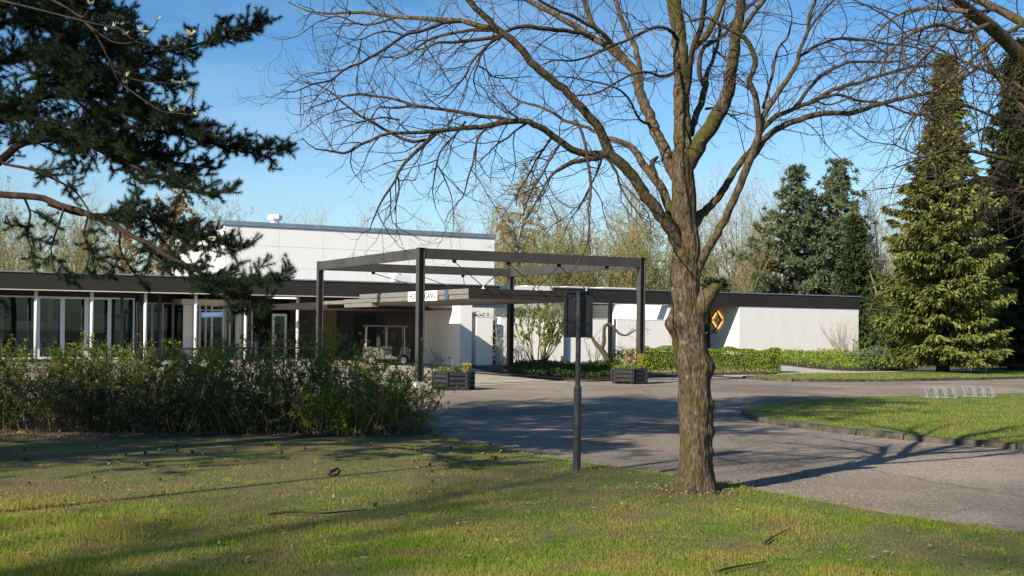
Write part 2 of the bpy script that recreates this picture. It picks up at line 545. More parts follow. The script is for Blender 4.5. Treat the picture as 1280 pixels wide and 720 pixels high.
# island with a kerb, right
isl_front = gp([(932, 519), (945, 525.5), (965, 530), (1000, 534.5), (1050, 541), (1100, 546.5), (1160, 552), (1280, 562.5), (1420, 573)], 6)
isl_back = gp([(932, 519), (934, 515), (948, 511.5), (990, 506), (1050, 502), (1110, 499.7), (1160, 498.5), (1280, 495), (1420, 491)], 6)
isl_poly = isl_front + isl_back[::-1][:-1]
struct(MB().prism(isl_poly, -0.05, 0.085).build('island_lawn', m_lawn2))
def kerb(line, w, z, name, mat, gap=0.012, blk=0.9):     # separate kerbstones along a line
    mb = MB()
    acc = [np.array(q) for q in line]
    d = [0]
    for a, b in zip(acc, acc[1:]): d.append(d[-1] + np.linalg.norm(b - a))
    s, rng = 0.0, random.Random(5)
    while s < d[-1] - 0.2:
        e = min(d[-1], s + blk)
        def at(t):
            i = max(0, min(len(d) - 2, np.searchsorted(d, t) - 1))
            f = (t - d[i]) / (d[i + 1] - d[i] + 1e-9)
            return acc[i] + (acc[i + 1] - acc[i]) * f
        a, b = at(s + gap), at(e - gap)
        t = (b - a) / (np.linalg.norm(b - a) + 1e-9)
        n = np.array([t[1], -t[0]]) * w
        h = z + rng.uniform(-0.012, 0.012)
        i2 = -n * 0.1
        v = [(*(a + i2), -0.04), (*(b + i2), -0.04), (*(b + n), -0.04), (*(a + n), -0.04), (*(a + i2), h), (*(b + i2), h), (*(b + n * 0.85), h - 0.01), (*(a + n * 0.85), h - 0.01)]
        mb.hexa(v)
        s = e
    return mb.build(name, mat)
struct(kerb(isl_front, 0.10, 0.095, 'kerb', m_kerb))
# narrow lawn strip beyond the drive
st_low = gp([(932, 473), (960, 475.8), (1000, 477), (1100, 477), (1200, 475.2), (1290, 473), (1400, 470)], 5)
st_up = gp([(932, 473), (945, 471.3), (1000, 469.3), (1060, 468.3), (1130, 466.8), (1290, 464.5), (1400, 462)], 5)
strip_poly = st_low + st_up[::-1][:-1]
struct(MB().prism(strip_poly, -0.05, 0.07).build('lawn_strip', m_lawn2))
struct(kerb(st_low, 0.14, 0.09, 'kerb', m_kerb))
# pale path, entrance paving, planting beds
path_poly = gp([(905, 471.5), (960, 470), (1000, 468.6), (1060, 467.4), (1130, 465.8), (1290, 463.5), (1400, 461)], 3) + gp([(1400, 457), (1290, 459), (1110, 463.5), (1060, 463.5), (1020, 461), (985, 457.5), (950, 455.5), (900, 455.5)], 3)
struct(MB().sheet(path_poly, 0.008).build('path', m_path))
pav = [G(x, y) for x, y in [(380, 500), (470, 493), (545, 487), (600, 482), (660, 479), (720, 478.5), (665, 473.5), (625, 466.5), (598, 461), (560, 457.5)]] + [P(12, 26)[:2], P(-6, 26)[:2], P(-8, 12)[:2]]
struct(MB().sheet(pav, 0.004).build('entrance_paving', m_paving))
bed_front = gp([(590, 459.5), (612, 464.5), (640, 469.5), (680, 474), (720, 477), (760, 476.5), (820, 472), (870, 469.5), (930, 468.8), (965, 468.4), (974, 466.5)], 5)
bed_poly = bed_front + [P(27.6, 18)[:2], P(27, 24.2)[:2], P(9.3, 24.2)[:2], P(9.3, 15.9)[:2]]
struct(MB().prism(bed_poly, -0.05, 0.05).build('planting_bed', m_soil))
bed2 = gp([(985, 457.5), (1020, 461.5), (1060, 464), (1110, 464.3)], 4) + [G(1130, 462), P(44, 23)[:2], P(43.8, 24.3)[:2], P(31, 24.3)[:2]]
struct(MB().prism(bed2, -0.05, 0.05).build('wall_bed', m_soil))
shrub_bed = gp([(-300, 552), (-120, 553), (0, 556), (120, 553), (260, 549), (400, 549), (520, 548), (541, 540)], 4) + gp([(520, 526), (420, 517), (250, 512), (0, 512), (-300, 510)], 4)
struct(MB().sheet(shrub_bed, 0.040).build('shrub_bed', m_soil))
# ------------------------------------------------------------------ glass fronted wing, left
FV = 24.6                                               # plane of the long fascia
wing = thing('glass_pavilion', 'long low glass-fronted pavilion with white round columns and dark fascia', 'building', P(-5, 28))
UL, UR = -24.0, 15.2
MB().ubox(UL, UR, FV, FV + 0.18, 3.12, 3.84).build('fascia', m_fascia, wing)
MB().ubox(UL - 0.03, UR + 0.03, FV - 0.04, FV + 0.22, 3.843, 3.90).build('roof_cap', m_zinc, wing)
MB().ubox(UL, UR, FV - 0.02, FV + 0.16, 3.075, 3.117).build('soffit_trim', m_soffit, wing)
MB().ubox(UL, UR, FV + 0.183, 31.9, 3.30, 3.82).build('roof', m_roof, wing)
MB().ubox(UL, UR, FV + 0.183, 31.9, 3.14, 3.297).build('soffit', m_soffit, wing)
MB().ubox(UR - 0.2, UR + 0.02, FV + 0.185, 31.9, 3.115, 3.84).build('fascia', m_fascia, wing)
for x in (-25, 45, 115, 182, 245, 307.5, 372.5):
    u = uAt(x, FV + 0.25)
    MB().lathe([(0.075, 0.0), (0.075, 3.138)], P(u, FV + 0.32, 0), 16).build('column', m_cap, wing, True)
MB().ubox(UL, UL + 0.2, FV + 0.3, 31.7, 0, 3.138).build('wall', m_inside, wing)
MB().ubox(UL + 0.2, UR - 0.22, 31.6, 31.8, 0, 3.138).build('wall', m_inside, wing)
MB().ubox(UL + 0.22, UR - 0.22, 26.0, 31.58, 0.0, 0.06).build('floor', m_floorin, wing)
# things standing inside the glass front
for x0, x1, v_, z0, z1, mt in ((20, 72, 30.0, 0.3, 1.75, m_alu), (-40, 5, 30.6, 0.2, 2.3, m_soffit), (112, 134, 30.8, 1.2, 2.2, m_alu), (142, 150, 29.6, 0.06, 2.7, m_soffit), (60, 66, 29.4, 0.06, 3.1, m_alu)):
    MB().ubox(uAt(x0, v_), uAt(x1, v_), v_, v_ + 0.06, z0, z1).build('partition', mt, wing)
# glazing of the near bay: head panel, frame and panes
GV = 26.2
uc = uAt(168, GV)
MB().ubox(UL + 0.22, uc, GV - 0.05, GV + 0.05, 2.86, 3.137).build('head_panel', m_fascia, wing)
def window(u0, u1, v, z0, z1, fw=0.07, mat=None, along='u', transom=None):
    mb = MB()
    def bx(a, b, c, d, th=0.05):
        if along == 'u': mb.ubox(a, b, v - th, v + th, c, d)
        else: mb.ubox(v - th, v + th, a, b, c, d)
    bx(u0, u0 + fw, z0, z1); bx(u1 - fw, u1, z0, z1)
    bx(u0 + fw, u1 - fw, z1 - fw, z1); bx(u0 + fw, u1 - fw, z0, z0 + fw)
    if transom: bx(u0 + fw, u1 - fw, transom, transom + 0.05)
    w = mb.build('window', mat or m_frame, wing)
    g = MB()
    if along == 'u': g.ubox(u0 + fw + .001, u1 - fw - .001, v - 0.006, v + 0.006, z0 + fw + .001, z1 - fw - .001)
    else: g.ubox(v - 0.006, v + 0.006, u0 + fw + .001, u1 - fw - .001, z0 + fw + .001, z1 - fw - .001)
    g.build('pane', m_glass, w)
    return w
xs = [-140, -80, -20, 47, 78, 108, 137, 168]
for x0, x1 in zip(xs, xs[1:]):
    window(uAt(x0, GV) + 0.003, uAt(x1, GV) - 0.003, GV, 0.06, 2.855, 0.09 if x0 in (47, 78, 108) else 0.06)
window(GV + 0.06, 28.7, uc - 0.05, 0.06, 2.855, 0.08, along='v')
MB().ubox(uc - 0.1, uc, GV + 0.06, 28.8, 2.86, 3.137).build('head_panel', m_fascia, wing)
# set-back bay
G2 = 28.8
u2 = uAt(236, G2)
MB().ubox(uc + 0.003, 9.0, G2 - 0.05, G2 + 0.05, 2.72, 3.137).build('head_panel', m_fascia, wing)
xs = [169.5, 190, 203, 216, 236]
for x0, x1 in zip(xs, xs[1:]):
    window(uAt(x0, G2) + 0.006, uAt(x1, G2) - 0.003, G2, 0.06, 2.715, 0.05, m_alu)
for x in (152, 176, 199):
    u = uAt(x, FV + 0.6)
    MB().ubox(u - 0.06, u + 0.06, FV + 0.5, FV + 0.62, 0.0, 3.138).build('steel_post', m_black, wing)
# glazed lobby with a pale roof slab
Lv = 27.0
ua, ub = uAt(229, Lv), uAt(303, Lv)
MB().ubox(ua - 0.15, ub + 0.35, Lv - 0.35, G2 - 0.06, 2.62, 2.88).build('lobby_roof', m_soffit, wing)
MB().ubox(ua, ua + 0.5, Lv, Lv + 0.03, 0.06, 2.61).build('curtain', m_render, wing)
xs = [240, 249.5, 257, 264.5, 279.5, 287, 296]
for x0, x1 in zip(xs, xs[1:]):
    window(uAt(x0, Lv) + 0.003, uAt(x1, Lv) - 0.003, Lv, 0.06, 2.61, 0.045, m_alu if x0 != 264.5 else m_frame, transom=2.35)
u0 = uAt(294.5, Lv - 0.2)
MB().ubox(u0, u0 + 0.24, Lv - 0.32, Lv - 0.08, 0, 2.615).build('pillar', m_soffit, wing)
window(uAt(303, Lv), uAt(318, Lv), Lv + 0.3, 0.06, 2.42, 0.09, m_alu)
d = window(uAt(341, Lv), uAt(359, Lv), Lv + 0.1, 0.02, 2.25, 0.11)
d.name = 'glass_door'
MB().ubox(uAt(341, Lv) + 0.13, uAt(341, Lv) + 0.17, Lv - 0.06, Lv - 0.01, 0.95, 1.25).build('handle', m_alu, d)
ud0, ud1 = uAt(403, 27.6), uAt(421, 27.6)
dd = MB()
n = 4
for k in range(n):
    a = ud0 + (ud1 - ud0) * k / n
    dd.ubox(a + 0.008, a + (ud1 - ud0) / n - 0.008, 27.6, 27.66, 0.05, 2.55)
dd = dd.build('timber_door', m_wood, wing)
MB().ubox(ud0 + 0.06, ud0 + 0.10, 27.53, 27.58, 0.95, 1.2).build('handle', m_alu, dd)
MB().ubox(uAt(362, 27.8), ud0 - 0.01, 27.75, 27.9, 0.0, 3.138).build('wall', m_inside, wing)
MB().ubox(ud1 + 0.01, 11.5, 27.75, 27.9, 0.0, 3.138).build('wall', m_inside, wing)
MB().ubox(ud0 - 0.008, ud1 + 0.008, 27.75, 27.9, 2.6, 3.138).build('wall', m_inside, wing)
lamp_u = uAt(353, 26.2)
lm = MB().ubox(lamp_u - 0.75, lamp_u + 0.75, 26.15, 26.27, 3.04, 3.137).build('ceiling_lamp', m_cap, wing)
MB().ubox(lamp_u - 0.72, lamp_u + 0.72, 26.17, 26.25, 2.99, 3.037).build('lamp_tube', m_tube, lm)
MB().ubox(uAt(445, 27.6), uAt(470, 27.6), 27.66, 27.74, 0.05, 2.3).build('service_door', m_fascia, wing)
# roof cowl above the entrance
q = P(uAt(493, 27.0), 27.0)
MB().lathe([(0.24, 0.0), (0.24, 0.5), (0.33, 0.52), (0.33, 0.62)], (q[0], q[1], 3.82), 16).build('roof_cowl', m_cap, wing, False)
MB().ubox(uAt(490, 26.6), uAt(511, 26.6), 26.3, 26.9, 4.0, 4.32).build('roof_cowl', m_cap, wing)
MB().ubox(13.2, 18.5, FV + 0.35, FV + 0.6, 2.72, 3.07).build('soffit_beam', m_soffit, wing)

# ------------------------------------------------------------------ white panelled hall
hall = thing('assembly_hall', 'tall windowless white hall clad in large pale panels behind the low pavilion', 'building', P(10, 38))
HU0, HU1, HV0, HV1, HZ = 2.65, 18.6, 32.0, 44.7, 6.92
MB().ubox(HU0 + 0.03, HU1 - 0.03, HV0 + 0.03, HV1, 0, HZ + 0.02).build('wall', m_joint, hall)
rows = [0.0, 1.28, 2.44, 3.60, 4.76, 5.92, HZ]
cols = [HU0, 3.07, 5.6, 8.1, 10.65, 13.2, 15.7, 18.25, HU1]
pn = MB()
for a, b in zip(cols, cols[1:]):
    for c, d in zip(rows, rows[1:]): pn.ubox(a + 0.006, b - 0.006, HV0 - 0.01, HV0 + 0.028, c + 0.006, d - 0.006)
pn.build('cladding', m_white, hall)
pn = MB()
vs = [HV0, HV0 + 0.75, HV0 + 4.4, HV0 + 8.1, HV1]
for a, b in zip(vs, vs[1:]):
    for c, d in zip(rows, rows[1:]): pn.ubox(HU0 - 0.01, HU0 + 0.028, a + 0.03, b - 0.006, c + 0.006, d - 0.006)
pn.build('cladding', m_white, hall)
MB().ubox(HU0 - 0.07, HU1 + 0.07, HV0 - 0.07, HV1 + 0.07, HZ + 0.022, HZ + 0.26).build('roof_cap', m_zinc, hall)
MB().ubox(HU0 - 0.10, HU0 - 0.02, HV1 - 0.9, HV1 - 0.82, 0, HZ).build('downpipe', m_zinc, hall)
q = P(uAt(342, HV0 + 1.5), HV0 + 1.5)
MB().lathe([(0.26, 0.0), (0.26, 0.25), (0.34, 0.27), (0.42, 0.36), (0.42, 0.52), (0.34, 0.60)], (q[0], q[1], HZ + 0.24), 8).build('roof_vent', m_cap, hall)
q = P(uAt(326, HV0 + 4), HV0 + 4)
MB().tubes([([(q[0], q[1], HZ + 0.2), (q[0], q[1], HZ + 1.7)], [0.012, 0.008])], 6, True).build('lightning_rod', m_alu, hall)

# ------------------------------------------------------------------ white brick wing, right
bw = thing('brick_wing', 'low white painted brick wing with dark fascia and lit diamond emblem', 'building', P(34, 28))
BR = 40.2
MB().ubox(18.4, BR, FV, FV + 0.18, 3.12, 3.84).build('fascia', m_fascia, bw)
MB().ubox(18.37, BR + 0.03, FV - 0.04, FV + 0.22, 3.843, 3.90).build('roof_cap', m_zinc, bw)
MB().ubox(BR - 0.18, BR, FV + 0.183, 38, 3.12, 3.84).build('fascia', m_fascia, bw)
MB().ubox(BR - 0.18, BR + 0.04, FV + 0.225, 38, 3.843, 3.90).build('roof_cap', m_zinc, bw)
MB().ubox(25.9, BR - 0.19, FV + 0.183, 38, 3.16, 3.82).build('roof', m_roof, bw)
MB().ubox(18.4, 25.88, FV + 0.02, FV + 0.30, 3.06, 3.117).build('soffit_trim', m_soffit, bw)
MB().ubox(30.9, BR - 0.02, FV + 0.05, FV + 0.35, 0, 3.10).build('wall', m_brick, bw)
MB().ubox(30.9, 31.2, FV + 0.353, 27.5, 0, 3.157).build('wall', m_render, bw)
MB().ubox(BR - 0.32, BR - 0.02, FV + 0.353, 38, 0, 3.10).build('wall', m_brick, bw)
MB().ubox(25.9, 26.2, FV + 0.1, 38, 0, 3.157).build('wall', m_render, bw)
MB().ubox(18.6, 25.87, 33.0, 33.3, 0, 3.7).build('wall', m_render, bw)
w_ = MB()
uu = [26.21, 27.3, 28.4, 29.6, 30.88]
for a in uu: w_.ubox(a, a + 0.06, 27.38, 27.48, 0, 3.15) if a < 30.8 else w_.ubox(a - 0.06, a, 27.38, 27.48, 0, 3.15)
for a, b in zip(uu, uu[1:]): w_.ubox(a + 0.063, b - 0.063, 27.38, 27.48, 3.08, 3.15); w_.ubox(a + 0.063, b - 0.063, 27.38, 27.48, 0.0, 0.08)
w_ = w_.build('entrance_glazing', m_fascia, bw)
MB().ubox(26.28, 30.8, 27.42, 27.44, 0.085, 3.075).build('pane', m_glass, w_)
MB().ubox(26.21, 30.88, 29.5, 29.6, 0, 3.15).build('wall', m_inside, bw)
for a, b, z in ((20.0, 22.2, 4.18), (22.6, 24.6, 4.2), (25.2, 27.6, 4.22)):
    MB().ubox(a, b, 30.5, 33.1, 3.825 if a > 25 else 3.71, z).build('skylight', m_cap, bw)
MB().ubox(18.7, 25.6, 30.0, 30.3, 3.4, 4.1).build('parapet', m_cap, bw)
MB().ubox(18.7, 28.0, 33.4, 33.7, 3.4, 4.25).build('parapet', m_cap, bw)
q = P(uAt(803, 31), 31)
MB().tubes([([(q[0], q[1], 3.8), (q[0], q[1], 5.0)], [0.02, 0.015])], 6, True).build('roof_pipe', m_cap, bw)
# lit diamond emblem on the side wall of the recess
ev, ez, eh, ew = 26.68, 2.30, 0.55, 0.56
em = thing('diamond_emblem', 'dark metal diamond emblem glowing amber on the recess wall', 'emblem', P(30.9, ev, ez))
def dpt(sx, sz, k, off): return P(30.9 - off, ev - sx * ew * k, ez + sz * eh * k)
cor = [(0, 1), (1, 0), (0, -1), (-1, 0)]
for i in range(4):
    a, b = cor[i], cor[(i + 1) % 4]
    pa, pb = dpt(*a, 1.0, 0.13), dpt(*b, 1.0, 0.13)
    t = (pb - pa) / np.linalg.norm(pb - pa)
    ch = MB().bar(pa + t * 0.02, pb - t * 0.02, 0.06, 0.05, up=UX.tolist() + [0]).build('bar', m_black, em)
    k = 0.90 if i in (2, 3) else 1.07
    pa, pb = dpt(*a, k, 0.05), dpt(*b, k, 0.05)
    MB().bar(pa + t * 0.09, pb - t * 0.09, 0.04, 0.075, up=UX.tolist() + [0]).build('light_strip', m_glow, ch)
lt = MB()
rr = random.Random(3)
for row, zz in enumerate((1.62, 1.50)):
    vv = 27.25
    while vv > 26.85 - row * 0.1:
        wl = rr.uniform(0.03, 0.055)
        lt.ubox(30.875, 30.897, vv - wl, vv, zz, zz + rr.uniform(0.06, 0.09))
        vv -= wl + 0.03
lt.build('lettering', m_black, em)

# ------------------------------------------------------------------ freestanding white screen walls
PV = 15.6
pz = 2.12
pill = MB()
u0, u1 = uAt(575, PV), uAt(590, PV)
pw = thing('screen_wall', 'tall white brick wall end beside the canopy, partly shaded', 'wall', P(u0, PV), None)
MB().ubox(u0, u1, PV, 20.3, 0, 2.98).build('brickwork', m_brick, pw)
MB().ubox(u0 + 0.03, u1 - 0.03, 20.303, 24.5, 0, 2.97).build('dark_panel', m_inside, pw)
MB().ubox(u0 - 0.02, u1 + 0.02, PV - 0.02, 24.5, 2.983, 3.04).build('coping', m_zinc, pw)
for x0, x1, dv, lab in ((596, 616, 0.0, 'narrow white brick screen wall just right of the canopy wall end'),
                        (626, 680, 0.25, 'white brick screen wall behind the multi-stemmed budding shrub'),
                        (684.5, 701.5, 0.1, 'narrow white brick screen wall between the budding shrub and the pole sign'),
                        (711, 759.5, 0.35, 'white brick screen wall behind the gnarled leaning small tree'),
                        (771, 836, 0.3, 'white brick screen wall behind the corner frame post and hedge')):
    v0 = PV + dv
    a, b = uAt(x0, v0), uAt(x1, v0)
    s_ = thing('screen_wall', lab, 'wall', P(a, v0), 'white brick screen walls of the courtyard')
    MB().ubox(a, b, v0, v0 + 0.45, 0, pz).build('brickwork', m_brick, s_)
    MB().ubox(a - 0.012, b + 0.012, v0 - 0.012, v0 + 0.462, pz + 0.002, pz + 0.03).build('coping', m_render, s_)
u = uAt(763, 15.9)
tag(MB().ubox(u - 0.075, u + 0.075, 15.85, 16.0, 0, 3.0).build('steel_column', m_black), 'slim black steel column standing in the gap between two white screen walls', 'column')

# ------------------------------------------------------------------ hung entrance canopy
m_link = M('brown_soffit_board', [(0.10, 0.085, 0.065), (0.14, 0.12, 0.095)], scale=2, rough=0.7)
can = thing('entrance_canopy', 'flat grey entrance canopy hung beneath the dark steel frame', 'canopy', P(4.4, 5))
cu0, cu1 = 2.4, 7.28
MB().ubox(cu0, cu1, 1.88, 11.2, 2.695, 2.853).build('upper_slab', m_canopy, can)
MB().ubox(cu0 + 0.03, cu1 - 0.03, 1.91, 13.0, 2.55, 2.69).build('lower_slab', m_canopy, can)
MB().ubox(cu0 + 0.01, cu1, 1.86, 1.878, 2.545, 2.858).build('front_fascia', m_fascia, can)
MB().ubox(cu0 + 0.4, cu1 - 0.1, 1.852, 1.859, 2.687, 2.70).build('shadow_gap', m_black, can)
MB().ubox(cu0 + 0.06, cu0 + 0.35, 10.1, 13.0, 2.39, 2.547).build('edge_beam', m_canopy, can)
MB().ubox(cu0 + 0.3, cu1, 13.003, 16.39, 2.55, 2.68).build('lower_slab', m_canopy, can)
MB().ubox(3.0, uAt(575, PV) - 0.01, 16.4, 24.4, 2.42, 2.66).build('link_roof', m_link, can)  # left part added to the roof so the cart lies in shade
MB().ubox(2.97, 2.997, 16.4, 24.4, 2.40, 2.67).build('dark_edge_strip', m_fascia, can)  # dark strips added to make the roof edges look shaded
MB().ubox(2.97, uAt(575, PV) - 0.01, 16.375, 16.397, 2.40, 2.525).build('dark_edge_strip', m_fascia, can)
MB().ubox(cu0 - 0.012, cu0 - 0.001, vAt(560, cu0), vAt(556, cu0), 2.56, 2.845).build('rain_chute', m_blue, can)
for x, v in ((604, 2.2), (671, 2.2), (733, 2.2), (493, 6.0)):
    uu_ = uAt(x, v) if v < 3 else 2.7
    q = P(uu_, v)
    ft = MB().lathe([(0.08, 0), (0.08, 0.02), (0.04, 0.03), (0.04, 0.12)], (q[0], q[1], 2.855), 12).build('rod_anchor', m_cap, can)
sg = thing('entrance_sign', 'white sign board lettered HOOFDINGANG on the canopy side', 'sign', P(cu0, 3.6, 2.66))
va, vb = vAt(547, cu0), vAt(511, cu0)
MB().ubox(cu0 - 0.04, cu0 - 0.013, va, vb, 2.525, 2.845).build('board', m_signwhite, sg)
def text_mesh(txt, name, mat, parent, center, width, height, right, up):
    cv = bpy.data.curves.new(name, 'FONT')
    cv.body = txt
    cv.align_x = 'LEFT'
    cv.extrude = 0.0
    cv.offset = 0.022
    to = bpy.data.objects.new(name, cv)
    scene.collection.objects.link(to)
    dg = bpy.context.evaluated_depsgraph_get()
    me = bpy.data.meshes.new_from_object(to.evaluated_get(dg))
    bpy.data.objects.remove(to)
    co = np.array([v.co[:] for v in me.vertices])
    mn, mxx = co.min(0), co.max(0)
    x = (co[:, 0] - mn[0]) / (mxx[0] - mn[0]) - 0.5
    y = (co[:, 1] - mn[1]) / (mxx[1] - mn[1]) - 0.5
    pts = np.array(center) + np.outer(x * width, right) + np.outer(y * height, up)
    o = parent
    while o is not None:
        pts = pts - np.array(o.location)
        o = o.parent
    me.vertices.foreach_set('co', pts.astype(np.float32).reshape(-1))
    me.update()
    me.materials.clear()
    me.materials.append(mat)
    ob = bpy.data.objects.new(name, me)
    scene.collection.objects.link(ob)
    ob.parent = parent
    return ob
text_mesh('HOOFDINGANG', 'lettering', m_letter, sg, P(cu0 - 0.043, (va + vb) / 2, 2.685), (vb - va) * 0.88, 0.21, np.array([-VX[0], -VX[1], 0]), np.array([0, 0, 1.0]))

# ------------------------------------------------------------------ dark steel portal frame
fr = thing('steel_frame', 'large dark steel open frame standing over the entrance canopy', 'frame', P(3.7, 4.3))
FT, BH, BW = 3.876, 0.29, 0.17
fu, fv = 7.42, 8.65
def hpost(u, v):                                         # H section: two flanges and a web
    mb = MB()
    for s_ in (-1, 1): mb.ubox(u + s_ * 0.085 - 0.011, u + s_ * 0.085 + 0.011, v - 0.10, v + 0.10, 0.16, FT)
    mb.ubox(u - 0.073, u + 0.073, v - 0.008, v + 0.008, 0.16, FT - 0.002)
    o = mb.build('post', m_steel, fr)
    MB().ubox(u - 0.17, u + 0.17, v - 0.17, v + 0.17, 0, 0.145).build('foot', m_concrete, o)
    MB().ubox(u - 0.15, u + 0.15, v - 0.15, v + 0.15, 0.147, 0.159).build('base_plate', m_steel, o)
    for du in (-0.12, 0.12):
        for dv in (-0.125, 0.125): MB().lathe([(0.014, 0.0), (0.014, 0.03)], P(u + du, v + dv, 0.16), 6).build('bolt', m_alu, o)
    MB().ubox(u - 0.10, u + 0.10, v - 0.115, v + 0.115, FT + 0.001, FT + 0.012).build('cap_plate', m_steel, o)
for u, v in ((0, 0), (0, fv), (fu, 0), (fu, fv)): hpost(u, v)
for v in (0, fv): MB().ubox(0.1, fu - 0.1, v - BW / 2, v + BW / 2, FT - BH, FT - 0.003).build('beam', m_steel, fr)
for u in (0, fu): MB().ubox(u - BW / 2 + 0.012, u + BW / 2 - 0.012, 0.105, fv - 0.105, FT - BH, FT - 0.003).build('beam', m_steel, fr)
def rod(a, b):
    r_ = MB().tubes([([a, b], [0.014, 0.014])], 6, True).build('tie_rod', m_black, fr)
    MB().lathe([(0.03, 0.0), (0.065, 0.04), (0.065, 0.10)], (a[0], a[1], a[2] - 0.04), 10).build('node', m_black, r_)
zt = FT - BH - 0.05
fn = [uAt(x, 0) for x in (567, 635, 698, 758)]
ln_ = [(uAt(604, 2.2), 2.2), (uAt(671, 2.2), 2.2), (uAt(733, 2.2), 2.2)]
for i, (lu, lv) in enumerate(ln_):
    rod(P(fn[i], 0.0, zt), P(lu, lv, 2.93))
    rod(P(fn[i + 1], 0.0, zt), P(lu, lv, 2.93))
bn_ = [uAt(x, fv) for x in (466, 522, 578)]
rod(P(bn_[0], fv, zt), P(2.7, 6.0, 2.97)); rod(P(bn_[1], fv, zt), P(2.7, 6.0, 2.97))
rod(P(bn_[1], fv, zt), P(4.4, 6.2, 2.86)); rod(P(bn_[2], fv, zt), P(4.4, 6.2, 2.86))

# ------------------------------------------------------------------ pole sign seen from behind
sx, sy = G(721, 592)
ps = thing('pole_sign', 'black display board seen from behind on a slim grey pole', 'sign', (sx, sy, 0.03))
MB().lathe([(0.045, 0.03), (0.045, 0.98), (0.036, 1.0)], (sx, sy, 0), 16).build('base_tube', m_post, ps, False)
MB().lathe([(0.030, 1.0), (0.030, 2.09), (0.02, 2.10)], (sx, sy, 0), 16).build('pole', m_post, ps, False)
zb0, zb1 = 1.555, 2.095
bx0, bx1, by = sx - 0.165, sx + 0.165, sy + 0.035
pb = MB()
pb.box(bx0, bx1, by + 0.02, by + 0.05, zb0, zb1)
for a, b in ((bx0, bx0 + 0.03), (bx1 - 0.03, bx1)): pb.box(a, b, by, by + 0.019, zb0, zb1)
pb.box(bx0 + 0.031, bx1 - 0.031, by, by + 0.019, zb1 - 0.03, zb1); pb.box(bx0 + 0.031, bx1 - 0.031, by, by + 0.019, zb0, zb0 + 0.03)
pb.build('board', m_black, ps)
for z in (1.68, 1.98): MB().box(sx - 0.06, sx + 0.06, sy + 0.028, sy + 0.034, z, z + 0.035).build('clamp', m_post, ps)

# ------------------------------------------------------------------ finger post behind the hedge
FD = 46.5
fp = W(283, 400, FD)
fg = thing('finger_post', 'slim finger post with blue and pale arms behind the shrubs', 'signpost', (fp[0], fp[1], 0))
MB().tubes([([(fp[0], fp[1], 0), (fp[0], fp[1], 2.42)], [0.04, 0.04])], 10, True).build('post', m_post, fg)
a, b = W(252, 393.8, FD), W(279.5, 392.8, FD)
MB().bar(a, b, 0.03, 0.2).build('blue_arm', m_blue, fg)
MB().bar(a + np.array([0.08, -0.018, 0]), b + np.array([-0.16, -0.018, 0]), 0.004, 0.022).build('faded_lettering', m_zinc, fg)
a, b = W(285, 384.6, FD), W(303, 384.0, FD + 0.6)
MB().bar(a, b, 0.03, 0.2).build('pale_arm', m_soffit, fg)
rl = thing('hand_rail', 'low dark horizontal rail on posts in front of the glazing', 'railing', W(300, 436, 48) * np.array([1, 1, 0]))
a, b = W(60, 437.5, 44), W(415, 434.5, 50)
MB().bar(a, b, 0.05, 0.07).build('rail', m_post, rl)
for k in range(8):
    q = a + (b - a) * (k + 0.5) / 8
    MB().bar((q[0], q[1], 0), (q[0], q[1], q[2] - 0.036), 0.05, 0.05).build('post', m_post, rl)

# ------------------------------------------------------------------ furniture seen through the glass
def chair(q, lab):
    t = thing('chair', lab, 'chair', (q[0], q[1], 0.06))
    x, y = q[0], q[1]
    MB().box(x - 0.28, x + 0.28, y - 0.28, y + 0.25, 0.40, 0.52).build('seat', m_red, t)
    MB().box(x - 0.28, x + 0.28, y + 0.253, y + 0.34, 0.40, 1.05).build('backrest', m_red, t)
    for sx_ in (-0.24, 0.24):
        for sy_ in (-0.24, 0.26):
            MB().tubes([([(x + sx_, y + sy_, 0.06), (x + sx_ * 0.95, y + sy_ * 0.95, 0.398)], [0.018, 0.018])], 8, True).build('leg', m_alu, t)
q = P(uAt(271, 28.1), 28.1); chair(q, 'red upholstered chair behind the lobby glass')
q = P(uAt(344, 28.3), 28.3); chair(q, 'red chair partly hidden behind the white framed glass door')
q = P(uAt(315, 27.9), 27.9)
t = thing('side_table', 'small table with a teal top beside the white column', 'table', (q[0], q[1], 0.06))
MB().box(q[0] - 0.3, q[0] + 0.3, q[1] - 0.3, q[1] + 0.3, 0.72, 0.86).build('top', m_teal, t)
for sx_ in (-0.22, 0.22): MB().box(q[0] + sx_ - 0.05, q[0] + sx_ + 0.05, q[1] - 0.2, q[1] + 0.2, 0.06, 0.718).build('leg', m_cap, t)

